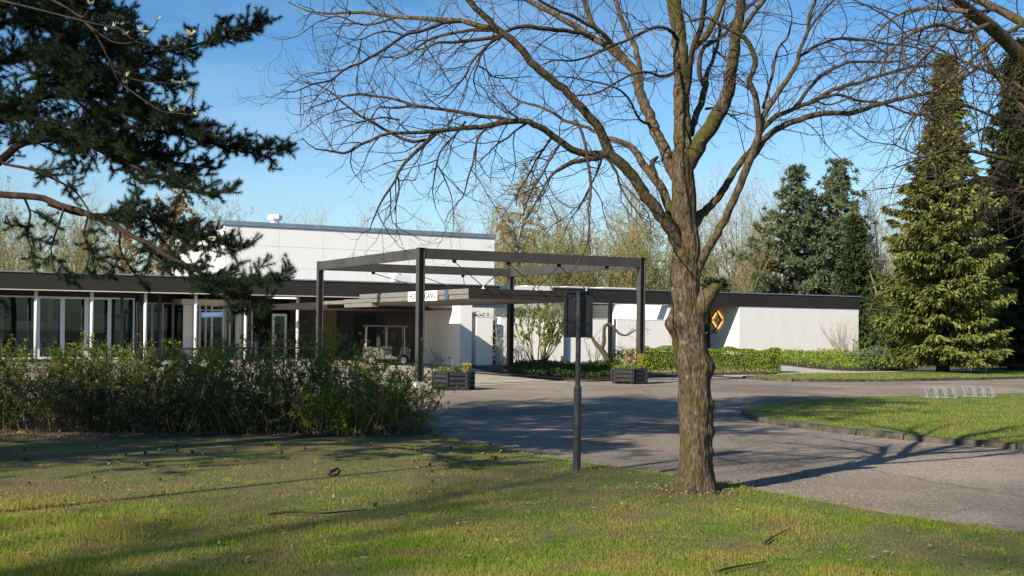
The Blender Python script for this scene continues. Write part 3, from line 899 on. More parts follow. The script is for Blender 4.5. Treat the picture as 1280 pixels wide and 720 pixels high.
# ------------------------------------------------------------------ small service cart in the shade of the canopy
def tag_cart():
    cx, cy = P(uAt(483, 17.6), 17.6)[:2]
    t = thing('service_cart', 'small pale electric service cart with a roof parked in shade', 'cart', (cx, cy, 0))
    ax, ay = np.array([0.985, 0.17]), np.array([-0.17, 0.985])
    def cb(mb, x0, x1, y0, y1, z0, z1, tx=0.0):
        v = []
        for z, o in ((z0, 0), (z1, tx)):
            for x, y in ((x0 + o, y0 + abs(o) * 0.4), (x1 - abs(o), y0 + abs(o) * 0.4), (x1 - abs(o), y1 - abs(o) * 0.4), (x0 + o, y1 - abs(o) * 0.4)):
                w = np.array([cx, cy]) + ax * x + ay * y
                v.append((w[0], w[1], z))
        return mb.hexa(v)
    mb = MB(); cb(mb, -1.0, 1.0, -0.5, 0.5, 0.28, 0.40); cb(mb, -1.0, -0.3, -0.52, 0.52, 0.403, 0.78, 0.06); cb(mb, 0.52, 1.02, -0.5, 0.5, 0.403, 0.80, 0.10)
    mb.build('body', m_cart, t)
    mb = MB(); cb(mb, -1.0, 0.92, -0.55, 0.55, 1.66, 1.72, 0.0); cb(mb, -0.92, 0.84, -0.48, 0.48, 1.721, 1.75, 0.05)
    mb.build('roof', m_cart, t)
    for x in (-0.9, 0.0, 0.78):
        for y in (-0.48, 0.48):
            a_ = np.array([cx, cy]) + ax * x + ay * y
            b_ = np.array([cx, cy]) + ax * (x * 0.95) + ay * (y * 0.97)
            MB().tubes([([(a_[0], a_[1], 0.4), (b_[0], b_[1], 1.658)], [0.022, 0.022])], 8, True).build('roof_post', m_alu, t)
    mb = MB(); cb(mb, -0.30, 0.22, -0.46, 0.46, 0.403, 0.70); mb.build('seat_base', m_cart, t)
    mb = MB(); cb(mb, -0.30, 0.25, -0.47, 0.47, 0.703, 0.82, 0.02); mb.build('seat', m_seat, t)
    mb = MB(); cb(mb, -0.40, -0.28, -0.47, 0.47, 0.83, 1.22, 0.02); mb.build('backrest', m_seat, t)
    mb = MB(); cb(mb, 0.74, 0.755, -0.44, 0.44, 0.90, 1.62); mb.build('windscreen', m_glass, t)
    mb = MB(); cb(mb, 1.0, 1.03, -0.40, -0.26, 0.60, 0.70); mb.build('headlight', m_cap, t)
    mb = MB(); cb(mb, 1.0, 1.03, 0.26, 0.40, 0.60, 0.70); mb.build('headlight', m_cap, t)
    w = np.array([cx, cy]) + ax * 0.42 + ay * -0.2
    k = 16
    ring = [(w[0] + 0.17 * math.cos(2 * math.pi * i / k) * ay[0], w[1] + 0.17 * math.cos(2 * math.pi * i / k) * ay[1], 1.02 + 0.17 * math.sin(2 * math.pi * i / k)) for i in range(k + 1)]
    MB().tubes([(ring, [0.015] * (k + 1)), ([(w[0], w[1], 1.02), (w[0] + ax[0] * 0.2, w[1] + ax[1] * 0.2, 0.78)], [0.02, 0.02])], 8).build('steering_wheel', m_rubber, t)
    for x in (-0.68, 0.72):
        for y in (-0.46, 0.46):
            c_ = np.array([cx, cy]) + ax * x + ay * y
            wh = MB()
            prof = [(0.13, -0.07), (0.22, -0.075), (0.24, -0.04), (0.24, 0.04), (0.22, 0.075), (0.13, 0.07)]
            v, sg_ = [], 20
            for r_, o_ in prof:
                for i in range(sg_):
                    a_ = 2 * math.pi * i / sg_
                    p_ = c_ + ax * (r_ * math.cos(a_)) + ay * o_
                    v.append((p_[0], p_[1], 0.24 + r_ * math.sin(a_)))
            n_ = len(prof)
            wh.add(v, quads=[(i * sg_ + j, i * sg_ + (j + 1) % sg_, (i + 1) * sg_ + (j + 1) % sg_, (i + 1) * sg_ + j) for i in range(n_ - 1) for j in range(sg_)])
            wo_ = wh.build('wheel', m_rubber, t, False)
            hb = MB()
            v = []
            for o_ in (-0.06, 0.06):
                for i in range(sg_):
                    a_ = 2 * math.pi * i / sg_
                    p_ = c_ + ax * (0.128 * math.cos(a_)) + ay * o_
                    v.append((p_[0], p_[1], 0.24 + 0.128 * math.sin(a_)))
            hb.add(v, quads=[(j, (j + 1) % sg_, sg_ + (j + 1) % sg_, sg_ + j) for j in range(sg_)], ngons=[list(range(sg_))[::-1], list(range(sg_, 2 * sg_))])
            hb.build('hub', m_alu, wo_)
tag_cart()

# ------------------------------------------------------------------ hexagonal timber planters
def planter():
    t = thing('planter', '', 'planter', (0, 0, 0), 'hexagonal timber planters')
    R_, H_, n_ = 0.54, 0.50, 4
    hh = H_ / n_
    for k in range(n_):                                  # log-cabin courses, ends running past the corners
        mb = MB()
        for i in range(6):
            a0, a1 = math.pi / 3 * i + 0.26, math.pi / 3 * (i + 1) + 0.26
            p0, p1 = np.array([R_ * math.cos(a0), R_ * math.sin(a0)]), np.array([R_ * math.cos(a1), R_ * math.sin(a1)])
            d_ = (p1 - p0) / np.linalg.norm(p1 - p0)
            dz = hh * 0.5 if i % 2 else 0.0
            if k == n_ - 1 and i % 2: h1 = hh * 0.5
            else: h1 = hh
            z0 = k * hh + dz if True else 0
            e = 0.05
            mb.bar((*(p0 - d_ * e), z0 + h1 / 2), (*(p1 + d_ * e), z0 + h1 / 2), 0.055, h1 - 0.03)
        mb.build('board', m_timber, t)
    mb = MB()
    hx = [(0.47 * math.cos(math.pi / 3 * i + 0.26), 0.47 * math.sin(math.pi / 3 * i + 0.26)) for i in range(6)]
    mb.prism(hx, 0.02, 0.42)
    mb.build('soil', m_soil, t)
    return t
pl1 = planter()
q1, q2 = G(566, 487.6), G(787, 479.6)
PL1, PL2 = np.array([q1[0], q1[1] + 0.30]), np.array([q2[0], q2[1] + 0.10])
pl1.location = (float(PL1[0]), float(PL1[1]), 0.0)
pl1['label'] = 'hexagonal black timber planter beside the nearest frame post, sparsely planted'
place_copy(pl1, (PL2[0], PL2[1], 0.0), 0.35, 'hexagonal black timber planter with yellow shrub before the corner frame post')

# ------------------------------------------------------------------ bicycle racks
def rack():
    t = thing('bike_rack', '', 'bike rack', (0, 0, 0), 'low galvanised bicycle racks')
    r_ = 0.011
    MB().tubes([([(-0.42, 0.05, 0.30), (0.38, 0.05, 0.30)], [r_, r_])], 8, True).build('top_rail', m_galv, t)
    MB().tubes([([(-0.46, -0.18, 0.03), (0.44, -0.18, 0.03)], [r_, r_]), ([(-0.46, 0.28, 0.03), (0.44, 0.28, 0.03)], [r_, r_])], 8, True).build('base_rail', m_galv, t)
    for x in (-0.42, -0.14, 0.12, 0.38):
        ps_ = []
        for o in ((-0.03, 0.03) if x > -0.3 else (0.0,)):
            ps_.append(([(x + o + 0.06, -0.18, 0.03), (x + o + 0.02, -0.06, 0.22), (x + o, 0.05, 0.315), (x + o, 0.16, 0.22), (x + o + 0.02, 0.28, 0.03)], [r_] * 5))
        MB().tubes(ps_, 8, True).build('wheel_holder', m_galv, t)
    return t
rk = rack()
q = G(1177, 498.5, 0.085)
rk.scale = (0.84, 0.84, 0.84)
rk.location = (float(q[0]), float(q[1]) + 0.2, 0.085)
rk['label'] = 'low galvanised bicycle rack on the island lawn, nearer the tree trunk'
q = G(1225, 497.5, 0.085)
place_copy(rk, (q[0], q[1] + 0.2, 0.085), -0.05, 'low galvanised bicycle rack on the island lawn, farther from the tree trunk')
# ------------------------------------------------------------------ plants: tools and materials
m_bark = M('ridged_grey_brown_bark', [(0.036, 0.026, 0.016), (0.082, 0.061, 0.039), (0.140, 0.110, 0.074)], scale=26, stretch=(1.6, 1.6, 0.50), detail=12,
           rough=0.95, spec=0.1, bump=0.8, bscale=34, bdist=0.02, lo=0.36, hi=0.64)
def add_moss(m, col, scale, lo, hi, side=None):          # moss and lichen patches over a bark
    nt = m.node_tree
    nd, ln = nt.nodes, nt.links.new
    b = nd['Principled BSDF']
    src = b.inputs['Base Color'].links[0].from_socket
    geo = nd.new('ShaderNodeNewGeometry')
    n = nd.new('ShaderNodeTexNoise')
    n.inputs['Scale'].default_value = scale
    n.inputs['Detail'].default_value = 8
    ln(geo.outputs['Position'], n.inputs['Vector'])
    r = nd.new('ShaderNodeValToRGB')
    r.color_ramp.elements[0].position, r.color_ramp.elements[1].position = lo, hi
    ln(n.outputs['Fac'], r.inputs['Fac'])
    mx_ = nd.new('ShaderNodeMix')
    mx_.data_type = 'RGBA'
    mx_.inputs['B'].default_value = (*col, 1)
    ln(r.outputs['Color'], mx_.inputs['Factor'])
    ln(src, mx_.inputs['A'])
    ln(mx_.outputs['Result'], b.inputs['Base Color'])
add_moss(m_bark, (0.060, 0.060, 0.013), 3.0, 0.50, 0.68)
add_moss(m_bark, (0.17, 0.17, 0.135), 9.0, 0.64, 0.72)
m_twig = M('dark_twig_bark', [(0.030, 0.020, 0.014), (0.075, 0.052, 0.036)], scale=5, rough=0.9)
m_pinebark = M('reddish_pine_bark', [(0.020, 0.013, 0.009), (0.058, 0.034, 0.023)], scale=6, stretch=(2, 2, 1), rough=0.95, bump=0.6, bscale=30)
m_needle = M('pine_needles', [(0.012, 0.024, 0.010), (0.034, 0.053, 0.022)], scale=1.2, island=0.5, rough=0.6, spec=0.2, trans=0.10)
m_spruce = M('spruce_needles', [(0.060, 0.080, 0.015), (0.140, 0.165, 0.034), (0.27, 0.27, 0.08)], scale=0.9, island=0.55, rough=0.65, trans=0.2, lo=0.2, hi=0.8)
m_spruce2 = M('dark_spruce_needles', [(0.022, 0.034, 0.009), (0.060, 0.080, 0.020)], scale=0.8, island=0.5, rough=0.65, trans=0.12, lo=0.2, hi=0.8)
m_blue = M('blue_pine_needles', [(0.052, 0.078, 0.036), (0.110, 0.145, 0.068), (0.21, 0.24, 0.125)], scale=0.5, island=0.5, rough=0.65, trans=0.25, lo=0.2, hi=0.85)
m_leaf = M('spring_leaf', [(0.060, 0.098, 0.008), (0.145, 0.205, 0.015), (0.31, 0.34, 0.036)], scale=1.4, island=0.6, rough=0.55, trans=0.35, lo=0.2, hi=0.85)
m_hedge = M('clipped_hedge_leaf', [(0.075, 0.120, 0.010), (0.155, 0.215, 0.022), (0.28, 0.33, 0.040)], scale=1.5, island=0.65, rough=0.5, trans=0.25, lo=0.2, hi=0.85)
m_ever = M('evergreen_leaf', [(0.018, 0.028, 0.008), (0.045, 0.065, 0.016), (0.075, 0.10, 0.03)], scale=0.8, island=0.55, rough=0.55, trans=0.15, lo=0.2, hi=0.8)
m_bud = M('olive_buds', [(0.14, 0.135, 0.03), (0.26, 0.24, 0.07)], scale=0.3, island=0.6, rough=0.8, trans=0.25)
m_budy = M('yellow_catkins', [(0.22, 0.17, 0.045), (0.36, 0.28, 0.085)], scale=0.3, island=0.6, rough=0.8, trans=0.25)
m_brownleaf = M('withered_brown_leaf', [(0.20, 0.115, 0.045), (0.36, 0.22, 0.10)], scale=0.3, island=0.6, rough=0.8, trans=0.25)
m_greytwig = M('pale_grey_bark', [(0.19, 0.165, 0.12), (0.30, 0.265, 0.20)], scale=1, rough=0.9)
m_olivetwig = M('olive_bark', [(0.14, 0.125, 0.055), (0.24, 0.205, 0.105)], scale=1, rough=0.9)
m_birch = M('white_birch_bark', [(0.12, 0.10, 0.08), (0.55, 0.53, 0.48)], scale=3, stretch=(1, 1, 4), rough=0.8)
m_shrubstem = M('brown_shrub_stem', [(0.065, 0.045, 0.028), (0.15, 0.11, 0.065)], scale=4, rough=0.9)
m_dry = M('dry_stem', [(0.16, 0.115, 0.06), (0.30, 0.23, 0.135)], scale=3, rough=0.9)
m_yellow = M('yellow_variegated_leaf', [(0.22, 0.24, 0.03), (0.45, 0.40, 0.06)], scale=3, island=0.7, rough=0.5, trans=0.25)
m_grass = M('grass_blade', [(0.26, 0.18, 0.070), (0.29, 0.28, 0.048), (0.175, 0.260, 0.018), (0.080, 0.190, 0.010)], scale=1.5, detail=10, island=0.20, rough=0.7, spec=0.1, trans=0.30, lo=0.36, hi=0.64)
m_drygrass = M('dry_grass_blade', [(0.13, 0.085, 0.042), (0.24, 0.165, 0.075), (0.30, 0.245, 0.070)], scale=2.2, detail=8, island=0.4, rough=0.8, spec=0.05, trans=0.2)
m_lush = M('lush_ground_cover', [(0.022, 0.040, 0.008), (0.05, 0.085, 0.012)], scale=1, island=0.5, rough=0.6, trans=0.2)
m_paleleaf = M('silvery_opening_leaf', [(0.42, 0.42, 0.28), (0.60, 0.58, 0.42)], scale=6, island=0.5, rough=0.6, trans=0.25)
m_cone = M('pine_cone', [(0.035, 0.024, 0.016), (0.06, 0.042, 0.028)], scale=20, rough=0.9)
m_petal = M('yellow_petals', [(0.85, 0.55, 0.02)], rough=0.6)

def unit(v): return v / (np.linalg.norm(v, axis=-1, keepdims=True) + 1e-9)
def rdirs(rng, n): return unit(rng.normal(size=(n, 3)))

class Wood:                                              # grows branches; lines kept per level
    def __init__(s, seed):
        s.r = random.Random(seed)
        s.lines = {}
        s.tips = []
    def grow(s, p, d, ln, r0, r1, n, wander, trop, uptip=0.0):
        R_ = s.r
        x, y, z = p
        dx, dy, dz = d
        st = ln / n
        pts, rad = [(x, y, z)], [r0]
        for i in range(n):
            f = (i + 1) / n
            dx += R_.gauss(0, wander); dy += R_.gauss(0, wander); dz += R_.gauss(0, wander) + trop / n + uptip * (f > 0.55) / n
            m = math.sqrt(dx * dx + dy * dy + dz * dz) + 1e-9
            dx /= m; dy /= m; dz /= m
            x += dx * st; y += dy * st; z += dz * st
            pts.append((x, y, z))
            rad.append(r0 + (r1 - r0) * f)
        return pts, rad
    def put(s, lev, line): s.lines.setdefault(lev, []).append(line)
    def side(s, line, lev, specs):                       # recursive side branches of one line
        if lev >= len(specs): return
        sp = specs[lev]
        pts, rad = line
        n = len(pts) - 1
        L_ = sum(math.dist(pts[i], pts[i + 1]) for i in range(n))
        cnt = max(sp.get('min', 1), int(L_ * sp['per'] + s.r.random()))
        az = s.r.uniform(0, 6.28)
        for k in range(cnt):
            f = sp['from'] + (1 - sp['from']) * (k + s.r.random()) / cnt
            f = min(f, 0.995)
            i = int(f * n)
            g = f * n - i
            a, b = pts[i], pts[i + 1]
            p = tuple(a[j] + (b[j] - a[j]) * g for j in range(3))
            rr = rad[i] + (rad[i + 1] - rad[i]) * g
            t = Vector((b[0] - a[0], b[1] - a[1], b[2] - a[2])).normalized()
            az += 2.4 + s.r.uniform(-0.6, 0.6)
            ref = Vector((0, 0, 1)) if abs(t.z) < 0.9 else Vector((1, 0, 0))
            e1 = t.cross(ref).normalized()
            e2 = e1.cross(t)
            ang = math.radians(s.r.uniform(*sp['ang']))
            q = e1 * math.cos(az) + e2 * math.sin(az)
            if sp.get('flat'): q = Vector((q.x, q.y, q.z * (1 - sp['flat'])))
            d = t * math.cos(ang) + q.normalized() * math.sin(ang) + Vector((0, 0, sp.get('up', 0)))
            d.normalize()
            ln = s.r.uniform(*sp['len']) * (1 - sp.get('taper', 0.5) * f) * (L_ if sp.get('rel') else 1)
            r0 = max(sp.get('rmin', 0.0015), min(rr * 0.75, sp['r']))
            nl = s.grow(p, d, ln, r0, r0 * sp.get('end', 0.35), sp['n'], sp['wander'], sp.get('trop', 0), sp.get('uptip', 0))
            s.put(lev, nl)
            s.side(nl, lev + 1, specs)
    def pts(s, levs, rng, count, frm=0.25):              # random points along the lines of some levels
        ls = [l for v in levs for l in s.lines.get(v, [])]
        if not ls: return np.zeros((0, 3)), np.zeros((0, 3))
        c, d = [], []
        for k in range(count):
            p, _ = ls[int(rng.random() * len(ls))]
            f = frm + (1 - frm) * rng.random()
            n = len(p) - 1
            i = min(n - 1, int(f * n))
            g = f * n - i
            a, b = np.array(p[i]), np.array(p[i + 1])
            c.append(a + (b - a) * g)
            d.append(b - a)
        return np.array(c), unit(np.array(d))

def smooth3(pts, rad, step):                             # Catmull-Rom through 3D points
    p = [np.array(q, dtype=float) for q in pts]
    p = [2 * p[0] - p[1]] + p + [2 * p[-1] - p[-2]]
    r = list(rad)
    o, orad = [], []
    for i in range(1, len(p) - 2):
        n = max(1, int(np.linalg.norm(p[i + 1] - p[i]) / step))
        for k in range(n):
            t = k / n
            a, b, c, d = p[i - 1], p[i], p[i + 1], p[i + 2]
            o.append(0.5 * (2 * b + (c - a) * t + (2 * a - 5 * b + 4 * c - d) * t * t + (3 * b - a - 3 * c + d) * t ** 3))
            orad.append(r[i - 1] + (r[i] - r[i - 1]) * t)
    o.append(p[-2]); orad.append(r[-1])
    return o, orad

# ------------------------------------------------------------------ the big bare tree on the lawn
LIMBS = [
 ('leader', 0.3, [(855,205,26),(855,190,26),(854,165,25),(852,140,22),(852,110,21),(852,90,21),(850,60,21),(848,40,20),(845,20,20),(842,0,19),(838,-40,17),(835,-90,14),(834,-150,11),(838,-210,7),(840,-270,3)]),
 ('r1', -1.1, [(861,207,20),(869,190,21),(880,170,21),(893,150,21),(905,130,19),(912,100,17),(917,70,16),(920,45,14),(924,20,14),(926,0,13),(930,-40,11),(936,-90,8),(940,-150,5),(944,-200,2.5)]),
 ('r1c', -0.6, [(926,38,9),(940,20,6.5),(955,0,6),(975,-25,5),(1000,-60,3),(1020,-100,1.5)]),
 ('r2', -0.9, [(866,347,15),(873,334,14),(880,320,12.5),(885,310,12),(893,298,11.5),(901,285,11),(910,265,10.5),(917,250,10.5),(926,228,10.5),(934,208,11),(941,192,11),(947,175,10),(950,165,9),(953,148,8.5),(960,135,8),(970,120,7.5),(980,105,7),(988,93,6.5),(996,80,6),(998,70,5.5),(1003,55,5),(1009,40,5),(1012,20,5),(1018,5,5),(1022,-15,4.5),(1030,-50,3),(1036,-90,1.5)]),
 ('r2b', -0.5, [(949,168,9),(948,150,9),(945,125,8.5),(937,100,8),(944,82,7.5),(941,65,7),(931,48,6.5),(918,39,6),(904,32,5),(885,22,4),(870,24,2.5),(850,30,1.5)]),
 ('r2d', 0.3, [(954,135,4.5),(960,115,4),(965,95,4),(968,80,3.5),(973,60,3.2),(982,50,3),(987,40,2.5),(988,32,2)]),
 ('r2e', 0.6, [(997,72,4),(1008,65,3.5),(1020,58,3.5),(1040,50,3.5),(1060,48,3.5),(1085,50,3.2),(1105,54,3),(1130,57,2.6),(1160,63,2),(1190,72,1.2)]),
 ('r2f', -0.3, [(1009,40,3.5),(1020,25,3),(1030,12,3),(1042,0,2.8),(1055,-18,2),(1070,-45,1)]),
 ('r2low', 0.8, [(940,195,11),(955,175,9),(965,165,8.5),(975,160,8.5),(985,155,8),(1000,149,8),(1015,144,8),(1030,142,7.5),(1045,141,7),(1060,142,7),(1075,138,6.5),(1090,133,6.5),(1105,129,6),(1120,124,6),(1140,120,5.5),(1160,116,5),(1175,110,4.5),(1195,100,4),(1215,90,3),(1235,80,2),(1255,65,1.2)]),
 ('r3', 1.6, [(864,288,14),(872,273,13),(880,265,12),(890,255,10.5),(900,243,10),(910,228,9.5),(918,213,9),(926,203,8.5),(940,186,7.5),(953,162,7),(962,152,7),(975,143,6.5),(990,137,6),(1005,131,6),(1020,125,6),(1035,115,6),(1045,111,5.5),(1060,106,5.5),(1075,103,5),(1090,97,5),(1110,92,4.5),(1130,86,4),(1143,83,3.5),(1160,83,3),(1180,78,2),(1200,70,1.2)]),
 ('r3b', 0.4, [(1020,125,4.5),(1045,118,4),(1058,121,4),(1075,126,3.5),(1095,128,3.5),(1110,132,3.2),(1125,138,3),(1140,143,2.5),(1160,144,2)]),
 ('r3c', 0.5, [(992,136,5),(1003,123,5),(1010,112,5),(1018,103,5),(1028,94,4.5),(1042,86,4),(1058,79,4),(1070,77,4),(1085,77,3.5),(1105,78,3),(1130,75,2.5),(1150,66,1.5)]),
 ('r3d', 0.2, [(1018,126,2.6),(1035,131,2.4),(1050,127,2.2),(1062,122,2.2),(1075,112,1.6),(1085,105,1)]),
 ('l1', -1.3, [(854,318,18),(844,297,18),(834,279,18),(825,268,17),(815,255,16),(805,240,15.5),(795,225,15),(785,213,15),(775,203,15),(765,195,14),(760,187,14),(757,178,14),(753,168,13),(745,155,12.5),(735,143,12),(720,128,11.5),(705,112,11),(690,100,11),(675,88,11),(663,77,10.5),(652,62,10),(640,50,10),(630,42,10),(622,37,9.5),(612,27,9),(600,15,8.5),(590,5,8),(580,-10,7.5),(565,-35,6),(550,-65,4),(540,-100,2)]),
 ('l1a', -1.2, [(758,192,11),(745,192,9.5),(730,192,9),(715,187,9),(703,178,9),(692,170,9),(680,162,9),(668,155,8.5),(655,152,8),(640,152,7.5),(620,155,7.5),(600,159,7),(580,160,6.5),(562,162,6),(545,164,5.5),(530,165,5),(515,166,4.5),(500,166,4.5),(487,166,4.5),(475,170,4),(463,176,4),(450,181,3.8),(440,188,3.8),(430,192,3.6),(420,190,3),(408,188,2.5),(395,186,2),(385,180,1.5),(377,172,1.2)]),
 ('l1a2', -0.2, [(550,163,6),(536,175,5.5),(525,185,5),(515,194,5),(505,204,4.5),(498,215,4),(494,225,3.5),(488,235,3.2),(480,246,3),(475,255,2.6),(470,266,2.2),(465,278,1.8),(462,288,1.3),(450,292,.8)]),
 ('l1a2b', 0.2, [(498,222,2.6),(499,235,2.2),(497,248,2),(494,260,1.6),(493,268,1)]),
 ('l1a3', 0.5, [(655,152,6),(640,150,5),(620,147,5),(600,145,5),(585,142,4.5),(570,139,4.5),(555,137,4.5),(540,135,4),(520,132,4),(505,127,3.5),(490,123,3.2),(475,121,3),(460,119,3),(450,117,2.8),(440,118,2.5),(425,122,2.2),(410,127,2),(395,132,1.6),(380,140,1.2)]),
 ('l1a3b', -0.2, [(517,131,3),(505,134,2.8),(490,135,2.6),(475,133,2.4),(470,138,2),(465,148,1.8),(458,150,1.5),(450,146,1.2)]),
 ('l1a4', 0.3, [(535,175,4.6),(515,177,4.4),(500,172,4.2),(490,167,4),(477,160,4),(465,152,4),(450,145,3.5),(440,137,3),(428,128,3),(418,118,2.4),(405,110,1.8),(393,103,1.2)]),
 ('l1a5', -0.3, [(500,150,2.4),(480,147,2.2),(462,150,2),(445,153,1.6),(430,150,1.3),(412,155,1)]),
 ('l1b', -0.7, [(757,193,9),(745,198,7.5),(735,199,7),(720,202,6.5),(710,205,6),(703,210,5.5),(697,213,4.5),(690,218,3.8),(683,228,3.2),(678,238,3),(672,248,2.8),(666,260,2.4),(660,270,2.2),(655,280,1.8),(650,292,1.2)]),
 ('h1', -0.3, [(700,178,3.6),(694,190,3.3),(686,202,3),(680,214,2.8),(672,228,2.5),(664,240,2),(658,255,1.5),(654,270,1)]),
 ('h2', 0.4, [(690,170,3.4),(680,186,3),(670,200,2.8),(663,215,2.4),(655,228,2),(648,240,1.6),(645,258,1)]),
 ('h3', 0.2, [(660,153,3.2),(645,163,2.8),(635,172,2.6),(622,180,2.2),(612,190,1.8),(602,200,1.4),(597,207,1)]),
 ('h4', -0.4, [(612,157,3.2),(600,168,3),(595,182,2.8),(593,195,2.6),(590,208,2.5),(585,222,2.3),(582,235,2),(578,247,1.8),(570,255,1.5),(560,268,1.2),(556,280,.8)]),
 ('h5', 0.3, [(582,152,3.2),(572,165,3),(560,178,2.8),(550,190,2.6),(546,205,2.4),(543,220,2),(541,240,1.6),(545,262,1)]),
 ('h6', -0.3, [(757,196,3.4),(770,213,3),(775,232,2.8),(785,250,2.5),(797,265,2),(805,278,1.5),(817,275,1)]),
 ('h7', -0.6, [(720,150,4.4),(728,168,4.2),(733,188,4.2),(735,205,4.2),(738,225,4.2),(738,245,3.8),(735,262,3.2),(737,280,2.6),(735,297,2.2),(732,312,1.7),(722,328,1.3),(712,342,1)]),
 ('h8', 0.2, [(752,198,3),(747,215,2.6),(738,232,2.3),(730,248,2),(722,262,1.7),(712,276,1.2),(705,292,1)]),
 ('h9', 0.2, [(545,205,2.2),(552,215,2),(558,228,1.8),(564,244,1.4),(566,255,1)]),
 ('l1c', 1.0, [(630,42,9),(620,37,8.5),(606,34,8),(590,30,7),(575,26,6.5),(560,25,6),(545,24,6),(530,23,5.5),(515,22.5,5),(500,21.5,5),(485,20,4.5),(470,18,4.5),(455,16,4.2),(440,16,4),(425,16,3.8),(412,17,3.4),(400,16,3),(385,14,2.4),(372,8,1.8),(360,3,1.2)]),
 ('l1c2', 0.3, [(496,21.5,4),(482,26,3.6),(472,29,3.2),(458,31,3),(445,29,2.6),(432,23,2.4),(420,20,2),(408,24,1.8),(398,27,1.6),(385,36,1.4),(372,45,1.2),(358,49,1),(344,50,.8)]),
 ('l1c3', -0.8, [(578,26.5,5),(558,28,5),(546,32,4.8),(535,36,4.6),(522,40,4.4),(509,42,4.2),(500,48,4),(487,57,4),(478,63,3.8),(464,71,3.6),(451,79,3.4),(438,83,3.2),(427,89,3),(413,101,2.6),(395,104,2.2),(380,110,1.8),(365,115,1.4),(350,112,1)]),
 ('l1c3b', 0.2, [(440,83,2.6),(425,88,2.2),(408,90,2),(395,93,1.6),(380,96,1.1)]),
 ('l1c3c', -0.3, [(505,45,2.6),(492,40,2.4),(480,39,2.2),(468,42,2),(455,48,1.8),(445,50,1.5),(430,47,1.2),(418,43,1)]),
 ('l1c3d', -0.1, [(452,50,2),(449,62,1.9),(445,72,1.6),(440,80,1.2)]),
 ('l1c3e', 0.2, [(430,88,2),(418,97,1.8),(412,108,1.6),(400,118,1.4),(388,128,1.2),(375,130,1)]),
 ('l1c4', 0.4, [(612,38,4.5),(598,38,4.4),(585,38,4.2),(570,41,4),(558,43,4),(540,48,3.8),(529,54,3.4),(518,62,3),(509,69,2.4),(495,72,2),(482,71,1.6),(469,69,1.1)]),
 ('l1c5', -0.3, [(628,44,6),(612,48,5.5),(600,49,5.2),(590,50,5),(575,52,4.6),(560,53,4.2),(548,53,3.8),(538,57,3.2),(530,65,2.6),(522,75,1.8),(515,80,1.2)]),
 ('l1d', -0.7, [(626,46,5),(618,50,4.2),(610,57,3.8),(600,66,3.4),(592,75,3.2),(586,85,3),(582,95,3),(573,105,2.6),(566,114,2.2),(558,122,1.8),(548,130,1.2)]),
 ('l1d2', 0.2, [(608,59,3),(600,72,2.6),(597,82,2.4),(593,92,2.2),(592,102,2),(595,112,1.6),(600,125,1.1)]),
 ('l1d3', 0.3, [(597,82,2.4),(608,88,2.2),(615,95,2),(628,98,1.8),(645,97,1.5),(665,95,1)]),
 ('l2', 1.2, [(850,288,13),(843,274,13),(838,262,13),(830,245,12.5),(825,232,12),(817,222,12),(808,210,11),(800,199,10),(795,190,9),(790,185,8.5),(783,180,8),(775,177,7),(765,174,6.5),(757,172,6),(745,165,5),(735,160,4.5),(720,155,4.2),(704,150,4.2),(693,142,4),(673,133,3.6),(655,128,3.2),(640,121,2.8),(633,112,2.2),(624,100,1.4)]),
 ('l2b', 0.6, [(820,220,7),(815,205,7),(818,200,6),(822,196,4)]),
 ('l3', 1.3, [(850,232,16),(841,215,16),(835,200,16.5),(830,185,15.5),(822,170,15),(815,155,15),(810,140,14.5),(803,125,14),(800,115,13.5),(797,103,13),(795,92,11),(788,84,10),(778,75,9.5),(768,66,9.5),(757,57,9),(745,50,9),(735,43,8.5),(722,35,8.5),(710,28,8),(700,22,8),(690,15,7.5),(678,10,7),(665,3,6.5),(655,-3,6),(640,-15,5),(620,-35,3.5),(600,-60,2)]),
 ('l3e', -0.5, [(742,48,7),(732,43,6.5),(725,41,6),(715,40,6),(705,38,6),(690,37,6),(675,35,6),(660,33,6),(650,33,5.5),(642,35,5),(632,40,4.5)]),
 ('l3b', 0.8, [(797,98,10),(791,84,9),(783,74,8.5),(773,64,8),(765,55,8),(757,47,7.5),(748,39,7.5),(742,32,7),(736,18,7),(730,0,6.5),(722,-30,5),(715,-70,3.5),(712,-110,1.5)]),
 ('l3c', -0.6, [(768,60,5.5),(757,46,5.2),(745,36,5),(729,28,5),(716,20,4.6),(700,14,4.4),(684,6,4),(670,-3,3.2),(650,-20,2)]),
 ('l3d', 0.5, [(800,105,9),(799,84,8),(794,60,7.5),(784,40,7),(776,20,6.5),(769,0,6),(762,-30,5),(757,-70,3.5),(755,-110,2)]),
 ('ca', -0.9, [(857,125,8),(861,108,7),(862,90,7),(864,70,8),(868,55,8),(874,40,8),(878,25,7.5),(880,10,7),(882,-5,6.5),(888,-40,5),(892,-80,3)]),
 ('cb', 0.3, [(867,60,9),(876,52,9),(884,42,9),(891,30,9),(897,15,8.5),(903,0,8),(910,-20,7),(920,-60,5),(928,-100,2.5)]),
 ('cc', 1.2, [(862,168,11),(868,150,9.5),(872,140,9),(876,130,9),(880,115,9),(882,105,8),(884,90,6),(890,78,5),(894,65,4.5),(898,50,4.5),(900,35,4),(904,18,3.5),(907,0,3),(910,-25,2)]),
 ('cd', 0.5, [(881,108,7.5),(875,95,7),(874,80,7),(876,66,6),(881,58,5.5),(890,53,5.5),(900,47,5),(908,40,5),(916,28,4.5),(930,15,4),(945,0,3.5),(960,-20,2)]),
 ('ce', -0.3, [(882,136,4),(890,135,3.6),(905,140,3),(915,144,2.5),(925,143,2),(932,140,1.2)]),
